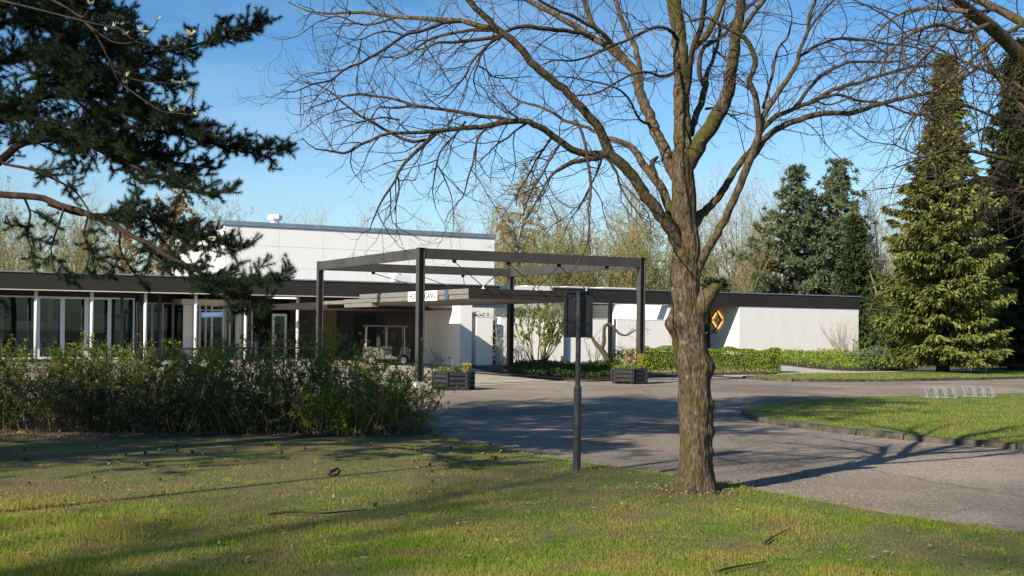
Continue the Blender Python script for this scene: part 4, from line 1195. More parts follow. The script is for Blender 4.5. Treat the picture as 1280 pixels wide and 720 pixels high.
 ('cf', -0.6, [(892,60,3),(905,72,2.8),(915,85,2.6),(922,96,2.4),(932,105,2),(938,110,1.4)]),
 ('cg', -1.2, [(850,55,6),(838,38,5),(820,34,4.5),(800,42,4),(780,52,3.8),(760,60,3.4),(738,70,3),(715,76,2.8),(695,75,2.4),(680,80,1.8),(668,86,1.2)]),
 ('ch', -1.4, [(851,75,5),(840,92,4),(825,95,3.6),(808,90,3.3),(790,93,3),(772,102,2.8),(755,112,2.4),(738,118,2),(722,120,1.4)]),
 ('ci', -0.9, [(815,155,5),(800,150,3.4),(785,122,3),(770,110,2.8),(752,104,2.4),(730,100,2),(705,96,1.6),(680,97,1)]),
]
tx, td = G(868, 618)
big = thing('bare_tree', 'large leafless tree with mossy forked trunk on the front lawn', 'tree', (tx, td, 0.03))
TR = [(867.5,628,64),(868,618,58),(868.5,608,52),(869,590,49),(869,560,48),(869,530,46),(868,500,46),(867,470,47),(865,455,48),(864,440,45),(862,425,44),(860,405,44),(858,385,42),(857,360,40),(857,335,38),(857,310,37),(856,285,34),(855.5,265,32),(855,245,33),(854,225,33),(853.5,205,31),(853.5,188,28)]
tp = [W(x, y, td) for x, y, w in TR]
tr = [w * 0.87 / 2 / FPX * td for x, y, w in TR]
pts, rad = smooth3(tp, tr, 0.017)
bumps = [(W(838, 405, td), -1.0, -0.25, 0.095, 0.11), (W(884, 458, td), 1.0, -0.1, 0.06, 0.10), (W(886, 505, td), 1.0, -0.3, 0.03, 0.05), (W(886, 540, td), 0.9, -0.5, 0.028, 0.05),
         (W(886, 565, td), 0.9, -0.3, 0.022, 0.04), (W(846, 445, td), -0.7, -0.7, 0.03, 0.1), (W(852, 370, td), -0.2, -1, 0.03, 0.12), (W(868, 300, td), 0.7, -0.7, 0.03, 0.15), (W(876, 395, td), 1, 0, 0.03, 0.1)]
rng = np.random.default_rng(11)
ph = rng.uniform(0, 6.28, 8)
S_ = 110
vv = []
for p, r in zip(pts, rad):
    z = p[2]
    for k in range(S_):
        a = 2 * math.pi * k / S_
        ca, sa = math.cos(a), math.sin(a)
        rr = r * (1 + 0.035 * math.sin(3 * a + ph[0] + z * 1.3) + 0.03 * math.sin(5 * a + ph[1] - z * 2.1) + 0.016 * math.sin(11 * a + ph[2] + 3 * math.sin(z * 2.2)) + 0.013 * math.sin(17 * a + ph[3] + 4 * math.sin(z * 1.7)))
        rr += 0.012 * math.sin(z * 9 + ph[4] + 2 * a) * r / 0.2
        wv_ = 1.6 * math.sin(z * 3.1 + 2 * a + ph[6]) + 1.1 * math.sin(z * 7.3 - a + ph[7]) + 0.7 * math.sin(z * 15.1 + 3 * a)
        rr += 0.0048 * (abs(math.sin(11 * a + wv_)) ** 0.6 - 0.6) + 0.003 * (abs(math.sin(17 * a - 1.3 * wv_ + z * 2)) ** 0.7 - 0.6) + 0.002 * math.sin(31 * a + 2 * wv_) * math.sin(z * 40 + 5 * a)
        if z < 0.34: rr += (0.34 - z) ** 2 * 0.85 * (0.5 + 0.5 * math.sin(5 * a + ph[5])) ** 1.5 + (0.34 - z) ** 2 * 0.22
        for bp_, bx, by_, amp, sg in bumps:
            al = max(0.0, (ca * bx + sa * by_) / math.hypot(bx, by_))
            rr += amp * al ** 3 * math.exp(-((z - bp_[2]) / sg) ** 2)
        vv.append((p[0] + ca * rr, p[1] + sa * rr, z))
n = len(pts)
q = [(i * S_ + k, i * S_ + (k + 1) % S_, (i + 1) * S_ + (k + 1) % S_, (i + 1) * S_ + k) for i in range(n - 1) for k in range(S_)]
trunk = MB().add(vv, quads=q)
# sawn-off stub on the right
sp_, sr_ = smooth3([W(866, 398, td), W(876, 383, td - 0.05), W(884, 371, td - 0.08), (W(891, 363, td - 0.11)), W(896, 358, td - 0.12), W(899, 356, td - 0.12)], [0.11, 0.105, 0.085, 0.068, 0.05, 0.02], 0.03)
trunk.tubes([(sp_, sr_)], 16, True)
done = [(np.array([[x, y] for x, y, w in TR]), np.full(len(TR), td))]
fine, thick = [], []
Lpix = {}
wd = Wood(21)
for name, dd_, pl in LIMBS:
    xy = np.array([[x, y] for x, y, w in pl], dtype=float)
    best = None
    for axy, ad in done:
        ds = np.linalg.norm(axy - xy[0], axis=1)
        j = ds.argmin()
        if best is None or ds[j] < best[0]: best = (ds[j], ad[j])
    d0 = best[1]
    sl = np.concatenate([[0], np.cumsum(np.linalg.norm(np.diff(xy, axis=0), axis=1))])
    dep = d0 + dd_ * 1.15 * (sl / sl[-1]) ** 0.9
    P3 = [W(x, y, dpt_) for (x, y, w), dpt_ in zip(pl, dep)]
    R3 = [max(0.0022, w * 0.46 / FPX * dpt_) for (x, y, w), dpt_ in zip(pl, dep)]
    pp, rr = smooth3(P3, R3, 0.05)
    jit = random.Random(hash(name) % 1000 if False else sum(map(ord, name)))
    pp = [tuple(q_ + np.array([jit.gauss(0, 1), jit.gauss(0, 1), jit.gauss(0, 1)]) * min(0.006, r_ * 0.12)) for q_, r_ in zip(pp, rr)]
    fx = np.interp(np.linspace(0, sl[-1], 60), sl, xy[:, 0]); fy = np.interp(np.linspace(0, sl[-1], 60), sl, xy[:, 1]); fd = np.interp(np.linspace(0, sl[-1], 60), sl, dep)
    done.append((np.stack([fx, fy], 1), fd))
    (thick if max(rr) > 0.03 else fine).append((pp, rr))
    thin_from = next((i for i, r_ in enumerate(rr) if r_ < 0.034), None)
    if thin_from is not None and len(pp) - thin_from > 3:
        seg = (pp[thin_from:], rr[thin_from:])
        wd.side(seg, 0, [
            dict(per=6.2, **{'from': 0.02}, ang=(30, 75), len=(0.35, 1.1), taper=0.45, r=0.0060, n=7, wander=0.16, trop=-0.5, uptip=1.1, end=0.35, rmin=0.0024),
            dict(per=7.0, **{'from': 0.12}, ang=(25, 70), len=(0.14, 0.48), taper=0.4, r=0.0034, n=5, wander=0.18, trop=0.1, uptip=0.9, end=0.5, rmin=0.0017),
            dict(per=4.5, **{'from': 0.2}, ang=(25, 60), len=(0.06, 0.18), taper=0.3, r=0.0022, n=3, wander=0.15, trop=0.3, end=0.6, rmin=0.0014, min=0)])
trunk.tubes(thick, 16)
trunk.build('trunk', m_bark, big, True)
cw = MB()
cw.tubes(fine, 8)
cw.tubes(wd.lines.get(0, []), 5)
cw.tubes(wd.lines.get(1, []), 3)
cw.tubes(wd.lines.get(2, []), 3)
cw.build('crown', m_twig, big, True)

# ------------------------------------------------------------------ overhanging bare tree at the right edge
rt = thing('bare_tree', 'leafless tree reaching in from the right edge with dense drooping twigs', 'tree', (5.9, 10.4, 0.03))
T3 = lambda L_, d0, d1: smooth3([W(x, y, d0 + (d1 - d0) * i / (len(L_) - 1)) for i, (x, y, w) in enumerate(L_)], [w * 0.5 / FPX * 9.5 for x, y, w in L_], 0.08)
trunk_r = smooth3([(5.9, 10.4, -0.05), (5.9, 10.4, 0.4), (5.86, 10.38, 1.6), (5.8, 10.35, 3.0), (5.7, 10.3, 4.6), (5.7, 10.4, 7.0), (5.8, 10.5, 9.5), (5.9, 10.6, 11.5)], [0.33, 0.26, 0.23, 0.22, 0.19, 0.14, 0.08, 0.02], 0.15)
rl_ = [T3([(1455,250,24),(1380,155,21),(1320,105,19),(1280,73,18),(1253,47,17),(1235,31,16),(1213,15,15),(1195,0,14),(1170,-25,12),(1140,-60,9),(1110,-100,5)], 10.2, 8.6),
       T3([(1460,130,18),(1380,80,15),(1320,48,13),(1280,29,12),(1247,11,11),(1222,0,10),(1190,-20,8),(1150,-55,5),(1120,-80,3)], 10.3, 10.8),
       T3([(1450,330,14),(1400,270,12),(1350,215,10),(1310,170,9),(1280,138,8),(1258,111,7),(1240,84,6.5),(1224,55,6),(1212,30,5),(1200,5,4),(1185,-25,3),(1175,-60,1.5)], 10.2, 11.4),
       T3([(1452,300,9),(1390,255,7),(1330,222,6),(1280,205,5.5),(1240,195,5),(1205,187,4),(1175,190,3),(1145,200,2.2),(1115,212,1.2)], 10.0, 8.8),
       T3([(1452,360,9),(1390,300,7),(1330,260,6),(1280,235,5),(1240,222,4.5),(1200,228,3.6),(1165,240,2.6),(1130,252,1.6),(1105,258,1)], 10.0, 9.2),
       T3([(1400,262,7),(1350,190,6),(1310,140,5),(1270,105,4.5),(1230,88,4),(1195,72,3.4),(1160,55,2.6),(1125,45,1.8),(1095,30,1)], 10.4, 10.6),
       T3([(1420,200,7),(1360,150,6),(1300,155,5),(1255,150,4),(1215,135,3.2),(1180,130,2.4),(1150,140,1.6),(1125,160,1)], 10.4, 9.4),
       T3([(1235,31,6),(1205,40,5),(1175,30,4.4),(1148,38,3.6),(1125,52,2.8),(1105,75,1.8),(1098,100,1)], 8.9, 8.2),
       T3([(1213,15,6),(1185,12,5),(1150,10,4),(1120,20,3),(1100,38,2.2),(1090,62,1.2)], 8.8, 9.4),
       T3([(1247,11,5),(1200,22,4),(1165,60,3.4),(1140,88,2.6),(1120,110,1.6)], 10.7, 9.7),
       T3([(1280,29,6),(1230,60,5),(1195,95,4),(1165,120,3),(1142,150,2),(1128,180,1.2)], 10.5, 9.6)]
wr = Wood(77)
for l in rl_:
    th = next((i for i, r_ in enumerate(l[1]) if r_ < 0.045), None)
    if th is not None and len(l[0]) - th > 3:
        wr.side((l[0][th:], l[1][th:]), 0, [
            dict(per=9.0, **{'from': 0.0}, ang=(25, 75), len=(0.4, 1.4), taper=0.4, r=0.007, n=7, wander=0.15, trop=-0.7, uptip=0.9, end=0.35, rmin=0.0026),
            dict(per=8.0, **{'from': 0.1}, ang=(25, 65), len=(0.15, 0.42), taper=0.4, r=0.0034, n=5, wander=0.17, trop=-0.1, uptip=0.8, end=0.5, rmin=0.0017),
            dict(per=3.5, **{'from': 0.2}, ang=(25, 60), len=(0.06, 0.16), taper=0.3, r=0.0022, n=3, wander=0.15, trop=0.3, end=0.6, rmin=0.0014, min=0)])
up = Wood(78)
up.side(trunk_r, 0, [dict(per=1.6, **{'from': 0.45}, ang=(35, 65), len=(2.0, 4.5), taper=0.6, r=0.07, n=9, wander=0.08, trop=0.4, end=0.2),
                     dict(per=2.2, **{'from': 0.2}, ang=(30, 60), len=(0.6, 1.6), taper=0.5, r=0.018, n=6, wander=0.12, trop=0.2, end=0.3),
                     dict(per=2.6, **{'from': 0.2}, ang=(30, 60), len=(0.2, 0.6), taper=0.4, r=0.005, n=4, wander=0.15, trop=0.2, end=0.4)])
tb = MB().tubes([trunk_r] + rl_, 14)
tb.build('trunk', m_bark, rt, True)
cb_ = MB()
for w_, f in ((wr, 1), (up, 1)):
    cb_.tubes(w_.lines.get(0, []), 5); cb_.tubes(w_.lines.get(1, []), 3); cb_.tubes(w_.lines.get(2, []), 3)
cb_.build('crown', m_twig, rt, True)

# ------------------------------------------------------------------ pine at the left edge
PX0 = np.array([-7.4, 12.6])
pine = thing('pine_tree', 'dark pine reaching in from the left edge with layered needle boughs', 'tree', (PX0[0], PX0[1], 0.03))
ptr = smooth3([(PX0[0], PX0[1], -0.05), (PX0[0], PX0[1], 0.5), (PX0[0] + 0.05, PX0[1], 2), (PX0[0] + 0.1, PX0[1], 4), (PX0[0], PX0[1] + 0.1, 7), (PX0[0] + 0.1, PX0[1], 10), (PX0[0], PX0[1], 12.8)], [0.34, 0.28, 0.25, 0.22, 0.17, 0.11, 0.03], 0.15)
B3 = lambda L_, d0, d1: smooth3([np.array((PX0[0], PX0[1], W(L_[0][0], L_[0][1], d0)[2] - 0.25))] + [W(x, y, d0 + (d1 - d0) * i / (len(L_) - 1)) for i, (x, y, w) in enumerate(L_)], [L_[0][2] * 0.6 / FPX * 12] + [w * 0.5 / FPX * 12 for x, y, w in L_], 0.08)
boughs = [  # traced boughs: (pixels with width), distance range, needle density, where the needles start
 ([(-60,240,13),(0,201,11),(22,182,10),(42,176,9),(72,174,8),(105,178,7),(140,196,6),(175,212,5),(215,228,4),(250,240,3),(285,240,1.5)], 12.6, 12.0, 0.75, 0.50),
 ([(-60,235,10),(0,243,9),(30,245,9),(55,248,8.5),(75,257,8),(95,262,8),(120,272,7.5),(140,280,7),(165,295,6.5),(185,305,6),(205,318,5.5),(230,330,5),(255,343,4),(285,350,3),(320,352,2),(350,354,1.2)], 12.5, 11.6, 0.62, 0.70),
 ([(-60,180,9),(0,140,8),(30,128,7),(67,120,6),(100,118,5.5),(140,122,5),(180,140,4.5),(215,160,4),(250,175,3.5),(290,184,2.6),(325,187,1.8),(354,184,1)], 12.6, 12.6, 1.15, 0.22),
 ([(-60,110,8),(0,78,7),(40,70,6),(90,66,5.5),(140,68,5),(190,66,4.5),(230,60,4),(265,50,3),(300,38,2),(334,29,1)], 12.6, 13.2, 1.15, 0.15),
 ([(-60,60,8),(0,30,7),(40,18,6),(80,12,5),(120,14,4),(150,22,2.5),(165,35,1.2)], 12.6, 13.0, 1.2, 0.12),
 ([(-60,200,8),(0,150,6),(40,150,5.5),(80,160,5),(120,178,4.5),(160,192,4),(200,200,3.4),(240,206,2.4),(270,212,1.2)], 12.9, 13.6, 0.8, 0.48),
 ([(60,255,5),(100,268,4.4),(140,268,4),(180,272,3.6),(215,284,3),(250,298,2.4),(285,307,1.6),(308,308,1)], 12.3, 12.6, 1.1, 0.30),
 ([(100,125,5),(150,140,4),(190,150,3.4),(225,150,2.6),(260,168,1.4)], 12.2, 11.6, 1.0, 0.1),
 ([(90,120,4),(120,150,3.6),(150,178,3.2),(185,195,2.6),(215,215,2),(240,225,1.2)], 12.9, 13.0, 1.1, 0.1),
 ([(30,100,4.4),(75,92,4),(120,95,3.5),(165,100,3),(205,100,2),(225,95,1)], 12.0, 11.4, 1.15, 0.05),
 ([(20,20,4),(60,35,3.6),(100,42,3),(140,48,2.2),(165,52,1)], 12.0, 11.6, 1.2, 0.0),
 ([(-40,0,6),(20,-10,5),(70,-8,4),(110,0,3),(140,8,1.2)], 12.6, 12.2, 1.2, 0.0),
 ([(255,343,2.6),(285,358,2.2),(305,372,1.8),(318,390,1)], 11.8, 11.6, 0.9, 0.1),
 ([(80,260,3),(72,285,2.4),(64,310,2),(66,330,1.6),(72,352,1)], 12.2, 11.9, 0.3, 0.4),
 ([(30,246,3.4),(38,268,3),(34,290,2.2),(40,312,1.4)], 12.4, 12.1, 0.4, 0.3),
 ([(110,270,3),(105,295,2.6),(112,315,2),(108,335,1)], 12.2, 12.0, 0.35, 0.3),
 ([(150,290,3),(150,312,2.4),(160,330,1.8),(170,345,1)], 12.1, 12.4, 0.25, 0.4),
 ([(185,262,3),(196,290,2.6),(212,310,2),(225,325,1.2)], 12.3, 12.5, 0.45, 0.25),
 ([(-30,195,5),(6,205,4),(40,212,3.6),(70,225,3),(95,240,2.4),(110,262,1.8),(125,285,1)], 12.2, 12.0, 0.25, 0.7),
]
wp = Wood(5)
pl_, tufts = [], []
prng = np.random.default_rng(9)
pr = random.Random(8)
for L_, d0, d1, den, frm in boughs:
    l = B3(L_, d0, d1) if L_[0][0] < 0 else smooth3([W(x, y, d0 + (d1 - d0) * i / (len(L_) - 1)) for i, (x, y, w) in enumerate(L_)], [w * 0.5 / FPX * 12 for x, y, w in L_], 0.08)
    pl_.append(l)
    k0 = int(len(l[0]) * frm)
    seg = (l[0][k0:], l[1][k0:])
    wq = Wood(len(pl_) * 13)
    wq.side(seg, 0, [dict(per=23 * den, **{'from': 0.0}, ang=(35, 75), len=(0.22, 0.56), taper=0.55, r=0.008, n=6, wander=0.12, trop=0.15, uptip=0.5, end=0.5, flat=0.62),
                     dict(per=25.0, **{'from': 0.06}, ang=(30, 70), len=(0.07, 0.20), taper=0.3, r=0.004, n=4, wander=0.12, trop=0.3, end=0.6, flat=0.3)])
    for lev in (0, 1): wp.lines.setdefault(lev, []).extend(wq.lines.get(lev, []))
    wp.put(2, (seg[0][-4:], seg[1][-4:]))
# upper crown above the frame: it throws the shade on the shrubs and the drive
wu = Wood(31)
def upper_crown(cx_, cy_, z0_, z1_, rad_, out_lines, wu_, r_, nb_=4):
    zz = z0_
    while zz < z1_:
        for k in range(nb_):
            a = r_.uniform(0, 6.28)
            d = (math.cos(a), math.sin(a), r_.uniform(0.05, 0.5))
            ln = (rad_ if zz < z0_ + 0.5 * (z1_ - z0_) else rad_ * (z1_ + 1 - zz) / (0.5 * (z1_ - z0_) + 1)) * r_.uniform(0.65, 1.05)
            l = wu_.grow((cx_, cy_, zz), d, ln, 0.06, 0.012, 10, 0.07, -0.1, 0.2)
            if any(q_[1] > 2 and abs(q_[0]) < 0.47 * q_[1] + 0.8 and q_[2] < 1.95 + 0.285 * q_[1] for q_ in l[0]): continue
            out_lines.append(l)
            wv = Wood(int(zz * 100) + k)
            wv.side(l, 0, [dict(per=4.6, **{'from': 0.25}, ang=(35, 70), len=(0.5, 1.3), taper=0.5, r=0.012, n=6, wander=0.12, trop=0.2, end=0.5, flat=0.4),
                           dict(per=2.6, **{'from': 0.2}, ang=(30, 60), len=(0.2, 0.5), taper=0.3, r=0.005, n=4, wander=0.12, trop=0.3, end=0.6)])
            wu_.lines.setdefault(10, []).extend(wv.lines.get(0, []) + wv.lines.get(1, []))
        zz += 0.55
upper_crown(PX0[0], PX0[1], 5.0, 13.2, 4.8, pl_, wu, pr, 8)
pbm = MB().tubes([ptr] + pl_, 10)
pbm.build('trunk', m_pinebark, pine, True)
pt = MB()
pt.tubes(wp.lines.get(0, []) + wu.lines.get(10, []), 4); pt.tubes(wp.lines.get(1, []), 3)
def needle_tufts(mb, lines, rng, per, ln, wd, out=0.55, tail=0.55):
    C, D = [], []
    for p, r in lines:
        p = np.array(p)
        n_ = len(p)
        k = max(3, int(per))
        f = tail + (1 - tail) * rng.random(k)
        i = np.minimum((f * (n_ - 1)).astype(int), n_ - 2)
        g = (f * (n_ - 1) - i)[:, None]
        C.append(p[i] * (1 - g) + p[i + 1] * g)
        D.append(unit(unit(p[i + 1] - p[i]) * out + unit(rng.normal(size=(k, 3)))))
    C, D = np.concatenate(C), np.concatenate(D)
    S = unit(np.cross(D, rng.normal(size=D.shape)))
    L_ = (ln * rng.uniform(0.7, 1.15, len(C)))[:, None]
    mb.needles(C, D, L_, wd, S)
pt.build('twigs', m_pinebark, pine)
nb = MB()
needle_tufts(nb, wp.lines.get(1, []), prng, 140, 0.056, 0.0038, tail=0.0, out=0.7)
needle_tufts(nb, wp.lines.get(0, []) + wp.lines.get(2, []), prng, 150, 0.060, 0.0036, tail=0.15, out=0.9)
needle_tufts(nb, wu.lines.get(10, []), prng, 30, 0.17, 0.020, tail=0.15)
nb.build('needles', m_needle, pine)

# a second pine outside the frame: its shade lies on the shrubs and the drive
P2X = (-12.3, 8.8)
pine2 = thing('pine_tree', 'dark pine standing out of view left of the shrubs', 'tree', (P2X[0], P2X[1], 0.0))
w2_, l2_ = Wood(33), []
upper_crown(P2X[0], P2X[1], 3.4, 13.0, 4.4, l2_, w2_, random.Random(19))
MB().tubes([smooth3([(P2X[0], P2X[1], -0.05), (P2X[0], P2X[1], 6), (P2X[0], P2X[1], 13.4)], [0.3, 0.2, 0.03], 0.4)] + l2_, 8).build('trunk', m_pinebark, pine2, True)
MB().tubes(w2_.lines.get(10, []), 3).build('twigs', m_pinebark, pine2)
nb = MB()
needle_tufts(nb, w2_.lines.get(10, []), prng, 30, 0.17, 0.020, tail=0.15)
nb.build('needles', m_needle, pine2)

# a budding branch with pale opening leaves, in front of the pine
bt = thing('budding_tree', 'slender tree with pale opening leaf buds in front of the pine', 'tree', (-5.2, 9.2, 0.03))
bl = [smooth3([(-5.2, 9.2, -0.05), (-5.15, 9.25, 2), (-4.95, 9.4, 4.0), (-4.9, 9.5, 6.0)], [0.045, 0.035, 0.03, 0.012], 0.2)]
for L_, d0, d1 in (([(-140,-90,5),(-60,-60,4),(20,-20,3.4),(65,0,3),(90,14,2.8),(106,28,2.6),(122,40,2.2),(140,52,1.8),(160,54,1.6),(180,46,1.4),(192,34,1.2),(198,24,1)], 9.4, 9.3),
                   ([(90,14,2.6),(104,22,2.2),(110,14,1.6),(112,6,1)], 9.35, 9.2),
                   ([(106,28,2.4),(120,44,2),(132,66,1.8),(142,88,1.6),(150,104,1.2),(158,96,.9)], 9.35, 9.5),
                   ([(-130,-40,4),(-40,-10,3),(40,10,2.4),(120,30,2),(150,36,1.8),(170,52,1.5),(205,58,1.3),(230,52,1.2),(240,42,.9)], 9.4, 9.0),
                   ([(142,88,2),(170,100,1.8),(196,103,1.5),(215,105,1.2),(228,104,.9)], 9.5, 9.6),
                   ([(150,104,2),(180,125,1.8),(205,140,1.5),(225,138,1.3),(234,128,1.1),(238,120,.9)], 9.5, 9.3),
                   ([(205,140,1.5),(225,142,1.2),(245,144,.9)], 9.4, 9.2)):
    p_ = [W(x, y, d0 + (d1 - d0) * i / (len(L_) - 1)) for i, (x, y, w) in enumerate(L_)]
    w_ = [max(0.002, w * 0.5 / FPX * 9.3) for x, y, w in L_]
    if L_[0][0] < 0: p_, w_ = [np.array((-4.93, 9.42, 4.3))] + p_, [w_[0]] + w_
    bl.append(smooth3(p_, w_, 0.05))
MB().tubes(bl, 8).build('branches', m_twig, bt, True)
brng = np.random.default_rng(4)
for x, y, d in ((112,6,9.2),(198,24,9.3),(150,30,9.2),(142,36,9.25),(176,38,9.3),(180,46,9.3),(158,96,9.5),(156,104,9.5),(240,42,9.0),(237,44,9.0),(212,52,9.0),(228,104,9.6),(216,103,9.6),(238,120,9.3),(244,124,9.3),(216,139,9.3),(246,144,9.2),(155,44,9.1),(134,38,9.3)):
    C, D, N_ = [], [], []
    for k in range(5):
        C.append(W(x, y, d)); D.append(unit(np.array([brng.normal() * 0.7, brng.normal() * 0.5, 0.8 + brng.normal() * 0.3]))); N_.append(brng.normal(size=3))
    MB().cards(C, D, N_, brng.uniform(0.03, 0.065, len(C)), 0.02).build('leaf_bud', m_paleleaf, bt)
# ------------------------------------------------------------------ spruces
def spruce(name, label, cat, base, h, rb, seed, mat, lowest=0.35, step=0.30, nb=8, den=1.0, card=(0.30, 0.105), power=0.8, droop=0.35, group=None, prof=None):
    r = np.random.default_rng(seed)
    t = thing(name, label, cat, (base[0], base[1], 0.0), group)
    MB().tubes([smooth3([(base[0], base[1], -0.05), (base[0], base[1], h * 0.3), (base[0] + 0.03 * h * 0.1, base[1], h * 0.7), (base[0], base[1], h)], [h * 0.021, h * 0.016, h * 0.008, 0.01], 0.4)], 10).build('trunk', m_pinebark, t, True)
    C, D, N_, LN, br = [], [], [], [], []
    z = lowest
    while z < h - 0.15:
        f = z / h
        R_ = rb * (1 - f) ** power * (0.92 + 0.16 * math.sin(z * 2.3 + seed)) + 0.12
        if prof: R_ = float(np.interp(z, *prof)) * r.uniform(0.74, 1.22)
        az = r.uniform(0, 6.28)
        k_ = max(4, int(nb * (1 - 0.35 * f)))
        for k in range(k_):
            a = az + 6.283 * k / k_ + r.normal() * 0.25
            L_ = R_ * r.uniform(0.62, 1.16)
            n = max(5, int(L_ / 0.16))
            s = np.linspace(0, 1, n)
            zz = z + r.uniform(-0.1, 0.1) - droop * L_ * (1.3 * s - 0.75 * s ** 2.2) + (0.55 * f * L_) * s
            x = base[0] + np.cos(a) * L_ * s
            y = base[1] + np.sin(a) * L_ * s
            pts = np.stack([x, y, zz], 1)
            pts[:, 2] = np.maximum(pts[:, 2], 0.15)
            br.append(([tuple(q) for q in pts], [0.022 * (1 - 0.8 * q) * (0.4 + 0.6 * (1 - f)) for q in s]))
            i0 = int(n * 0.18)
            per = int(9 * den)
            for i in range(i0, n):
                w = (1 - s[i]) * 0.40 * L_ + 0.16
                m = per + (3 if i > n - 3 else 0)
                sgn = np.where(np.arange(m) % 2, 1.0, -1.0)
                t_ = np.array([np.cos(a), np.sin(a), -0.15])
                sd = np.array([-np.sin(a), np.cos(a), 0])
                reach = r.uniform(0.0, 1.0, m) * w * 0.75
                c = pts[i] + sd * (sgn * reach)[:, None] + t_ * (reach * 0.55)[:, None] + r.normal(size=(m, 3)) * np.array([0.05, 0.05, 0.05])
                c[:, 2] -= reach * 0.22
                d = t_ * 0.75 + sd * (sgn * r.uniform(0.3, 0.9, m))[:, None] + np.array([0, 0, -0.28]) + r.normal(size=(m, 3)) * 0.22
                C.append(c); D.append(d)
                N_.append(np.array([0, 0, 1.0]) + r.normal(size=(m, 3)) * 0.45)
                LN.append(r.uniform(0.65, 1.3, m))
        z += step * (1 - 0.25 * f) * r.uniform(0.8, 1.2)
    C, D, N_, LN = np.concatenate(C), np.concatenate(D), np.concatenate(N_), np.concatenate(LN)
    C[:, 2] = np.maximum(C[:, 2], 0.30)
    cr_ = MB()
    cr_.cards(C, D, N_, card[0] * LN, card[1] * LN)
    cr_.cards(C, D, np.cross(D, N_) + 0.3 * N_, card[0] * LN * 0.9, card[1] * LN * 0.8)
    hg = r.random(len(C)) < 0.55                         # hanging side sprays
    cr_.cards(C[hg], unit(D[hg] * 0.35 + np.array([0, 0, -1.0]) + r.normal(size=D[hg].shape) * 0.25), r.normal(size=D[hg].shape), card[0] * LN[hg] * 0.85, card[1] * LN[hg])
    o = cr_.build('crown', mat, t)
    MB().tubes(br, 4).build('branches', m_pinebark, t)
    return t
sq = G(1171, 466.5)
spruce('spruce_tree', 'big sunlit spruce with boughs sweeping to the ground beside the brick wing', 'tree', sq + np.array([0.25, 0]), 13.2, 3.0, 3, m_spruce, lowest=0.95, step=0.30, nb=8, den=1.25, power=0.92, prof=((0.3, 2, 3.8, 5.5, 7, 8.0, 8.8, 10.3, 12, 13.2), (2.7, 2.85, 2.6, 2.25, 1.8, 1.25, 0.9, 0.62, 0.4, 0.1)))
q = W(1268, 440, 56)
spruce('spruce_tree', 'tall dark spruce behind the big sunlit one at the right edge', 'tree', q[:2], 15.5, 3.6, 8, m_spruce2, lowest=0.9, step=0.34, nb=9, den=1.2, power=0.95, droop=0.45)
q = W(1345, 440, 60)
spruce('spruce_tree', 'dark spruce mostly outside the frame at the right edge', 'tree', q[:2], 14.0, 3.8, 9, m_spruce2, lowest=0.9, step=0.4, nb=8, den=1.0, power=0.7)
q = W(1068, 400, 84)
spruce('spruce_tree', 'narrow bright green spruce rising behind the brick wing roof end', 'tree', q[:2], 10.0, 1.75, 13, m_spruce2, lowest=0.5, step=0.34, nb=8, den=1.1, power=0.8, card=(0.34, 0.11))
q = W(893, 400, 88)
spruce('young_conifer', 'low rounded dark conifer behind the roof beside the big trunk', 'tree', q[:2], 5.6, 2.2, 14, m_spruce2, lowest=0.4, step=0.34, nb=8, den=1.0, power=0.5, card=(0.34, 0.11))

# ------------------------------------------------------------------ blue-green pines behind the brick wing
def tuft_pine(label, base, h, rb, seed, lean=0.0):
    r = np.random.default_rng(seed)
    t = thing('pine_tree', label, 'tree', (base[0], base[1], 0.0))
    bx = lambda z: base[0] + lean * z
    MB().tubes([smooth3([(bx(z), base[1], z) for z in np.linspace(-0.05, h, 6)], np.linspace(0.3, 0.03, 6), 0.5)], 8).build('trunk', m_pinebark, t, True)
    C, D, br = [], [], []
    z = 1.2
    while z < h:
        f = z / h
        R_ = rb * (min(1.0, 1.25 * (1 - f)) ** 0.8) * r.uniform(0.75, 1.1) + 0.25
        k_ = 6
        az = r.uniform(0, 6.28)
        for k in range(k_):
            a = az + 6.283 * k / k_ + r.normal() * 0.3
            L_ = R_ * r.uniform(0.55, 1.12)
            p0 = np.array([bx(z), base[1], z])
            tip = p0 + np.array([np.cos(a) * L_, np.sin(a) * L_, L_ * r.uniform(0.05, 0.45)])
            br.append(([tuple(p0), tuple((p0 + tip) / 2 - np.array([0, 0, 0.12])), tuple(tip)], [0.05, 0.03, 0.015]))
            m = max(2, int(L_ * 2.6))
            for j in range(m):
                s = 0.3 + 0.7 * (j + r.random()) / m
                c0 = p0 + (tip - p0) * s + r.normal(size=3) * np.array([0.28, 0.28, 0.16])
                n = 34
                d = unit(r.normal(size=(n, 3)) + np.array([np.cos(a) * 0.4, np.sin(a) * 0.4, 0.8]))
                C.append(c0 + d * 0.06)
                D.append(d)
        z += 0.52 * r.uniform(0.8, 1.2)
    C, D = np.concatenate(C), np.concatenate(D)
    MB().cards(C, D, r.normal(size=C.shape), r.uniform(0.30, 0.50, len(C)), 0.10).build('crown', m_blue, t)
    MB().tubes(br, 4).build('branches', m_pinebark, t)
q = W(994, 400, 92)
tuft_pine('left one of the two blue-green pines behind the brick wing', q[:2], 14.2, 5.3, 41)
q = W(1040, 400, 92.5)
tuft_pine('right one of the two blue-green pines behind the brick wing', q[:2], 14.8, 4.3, 42, 0.03)

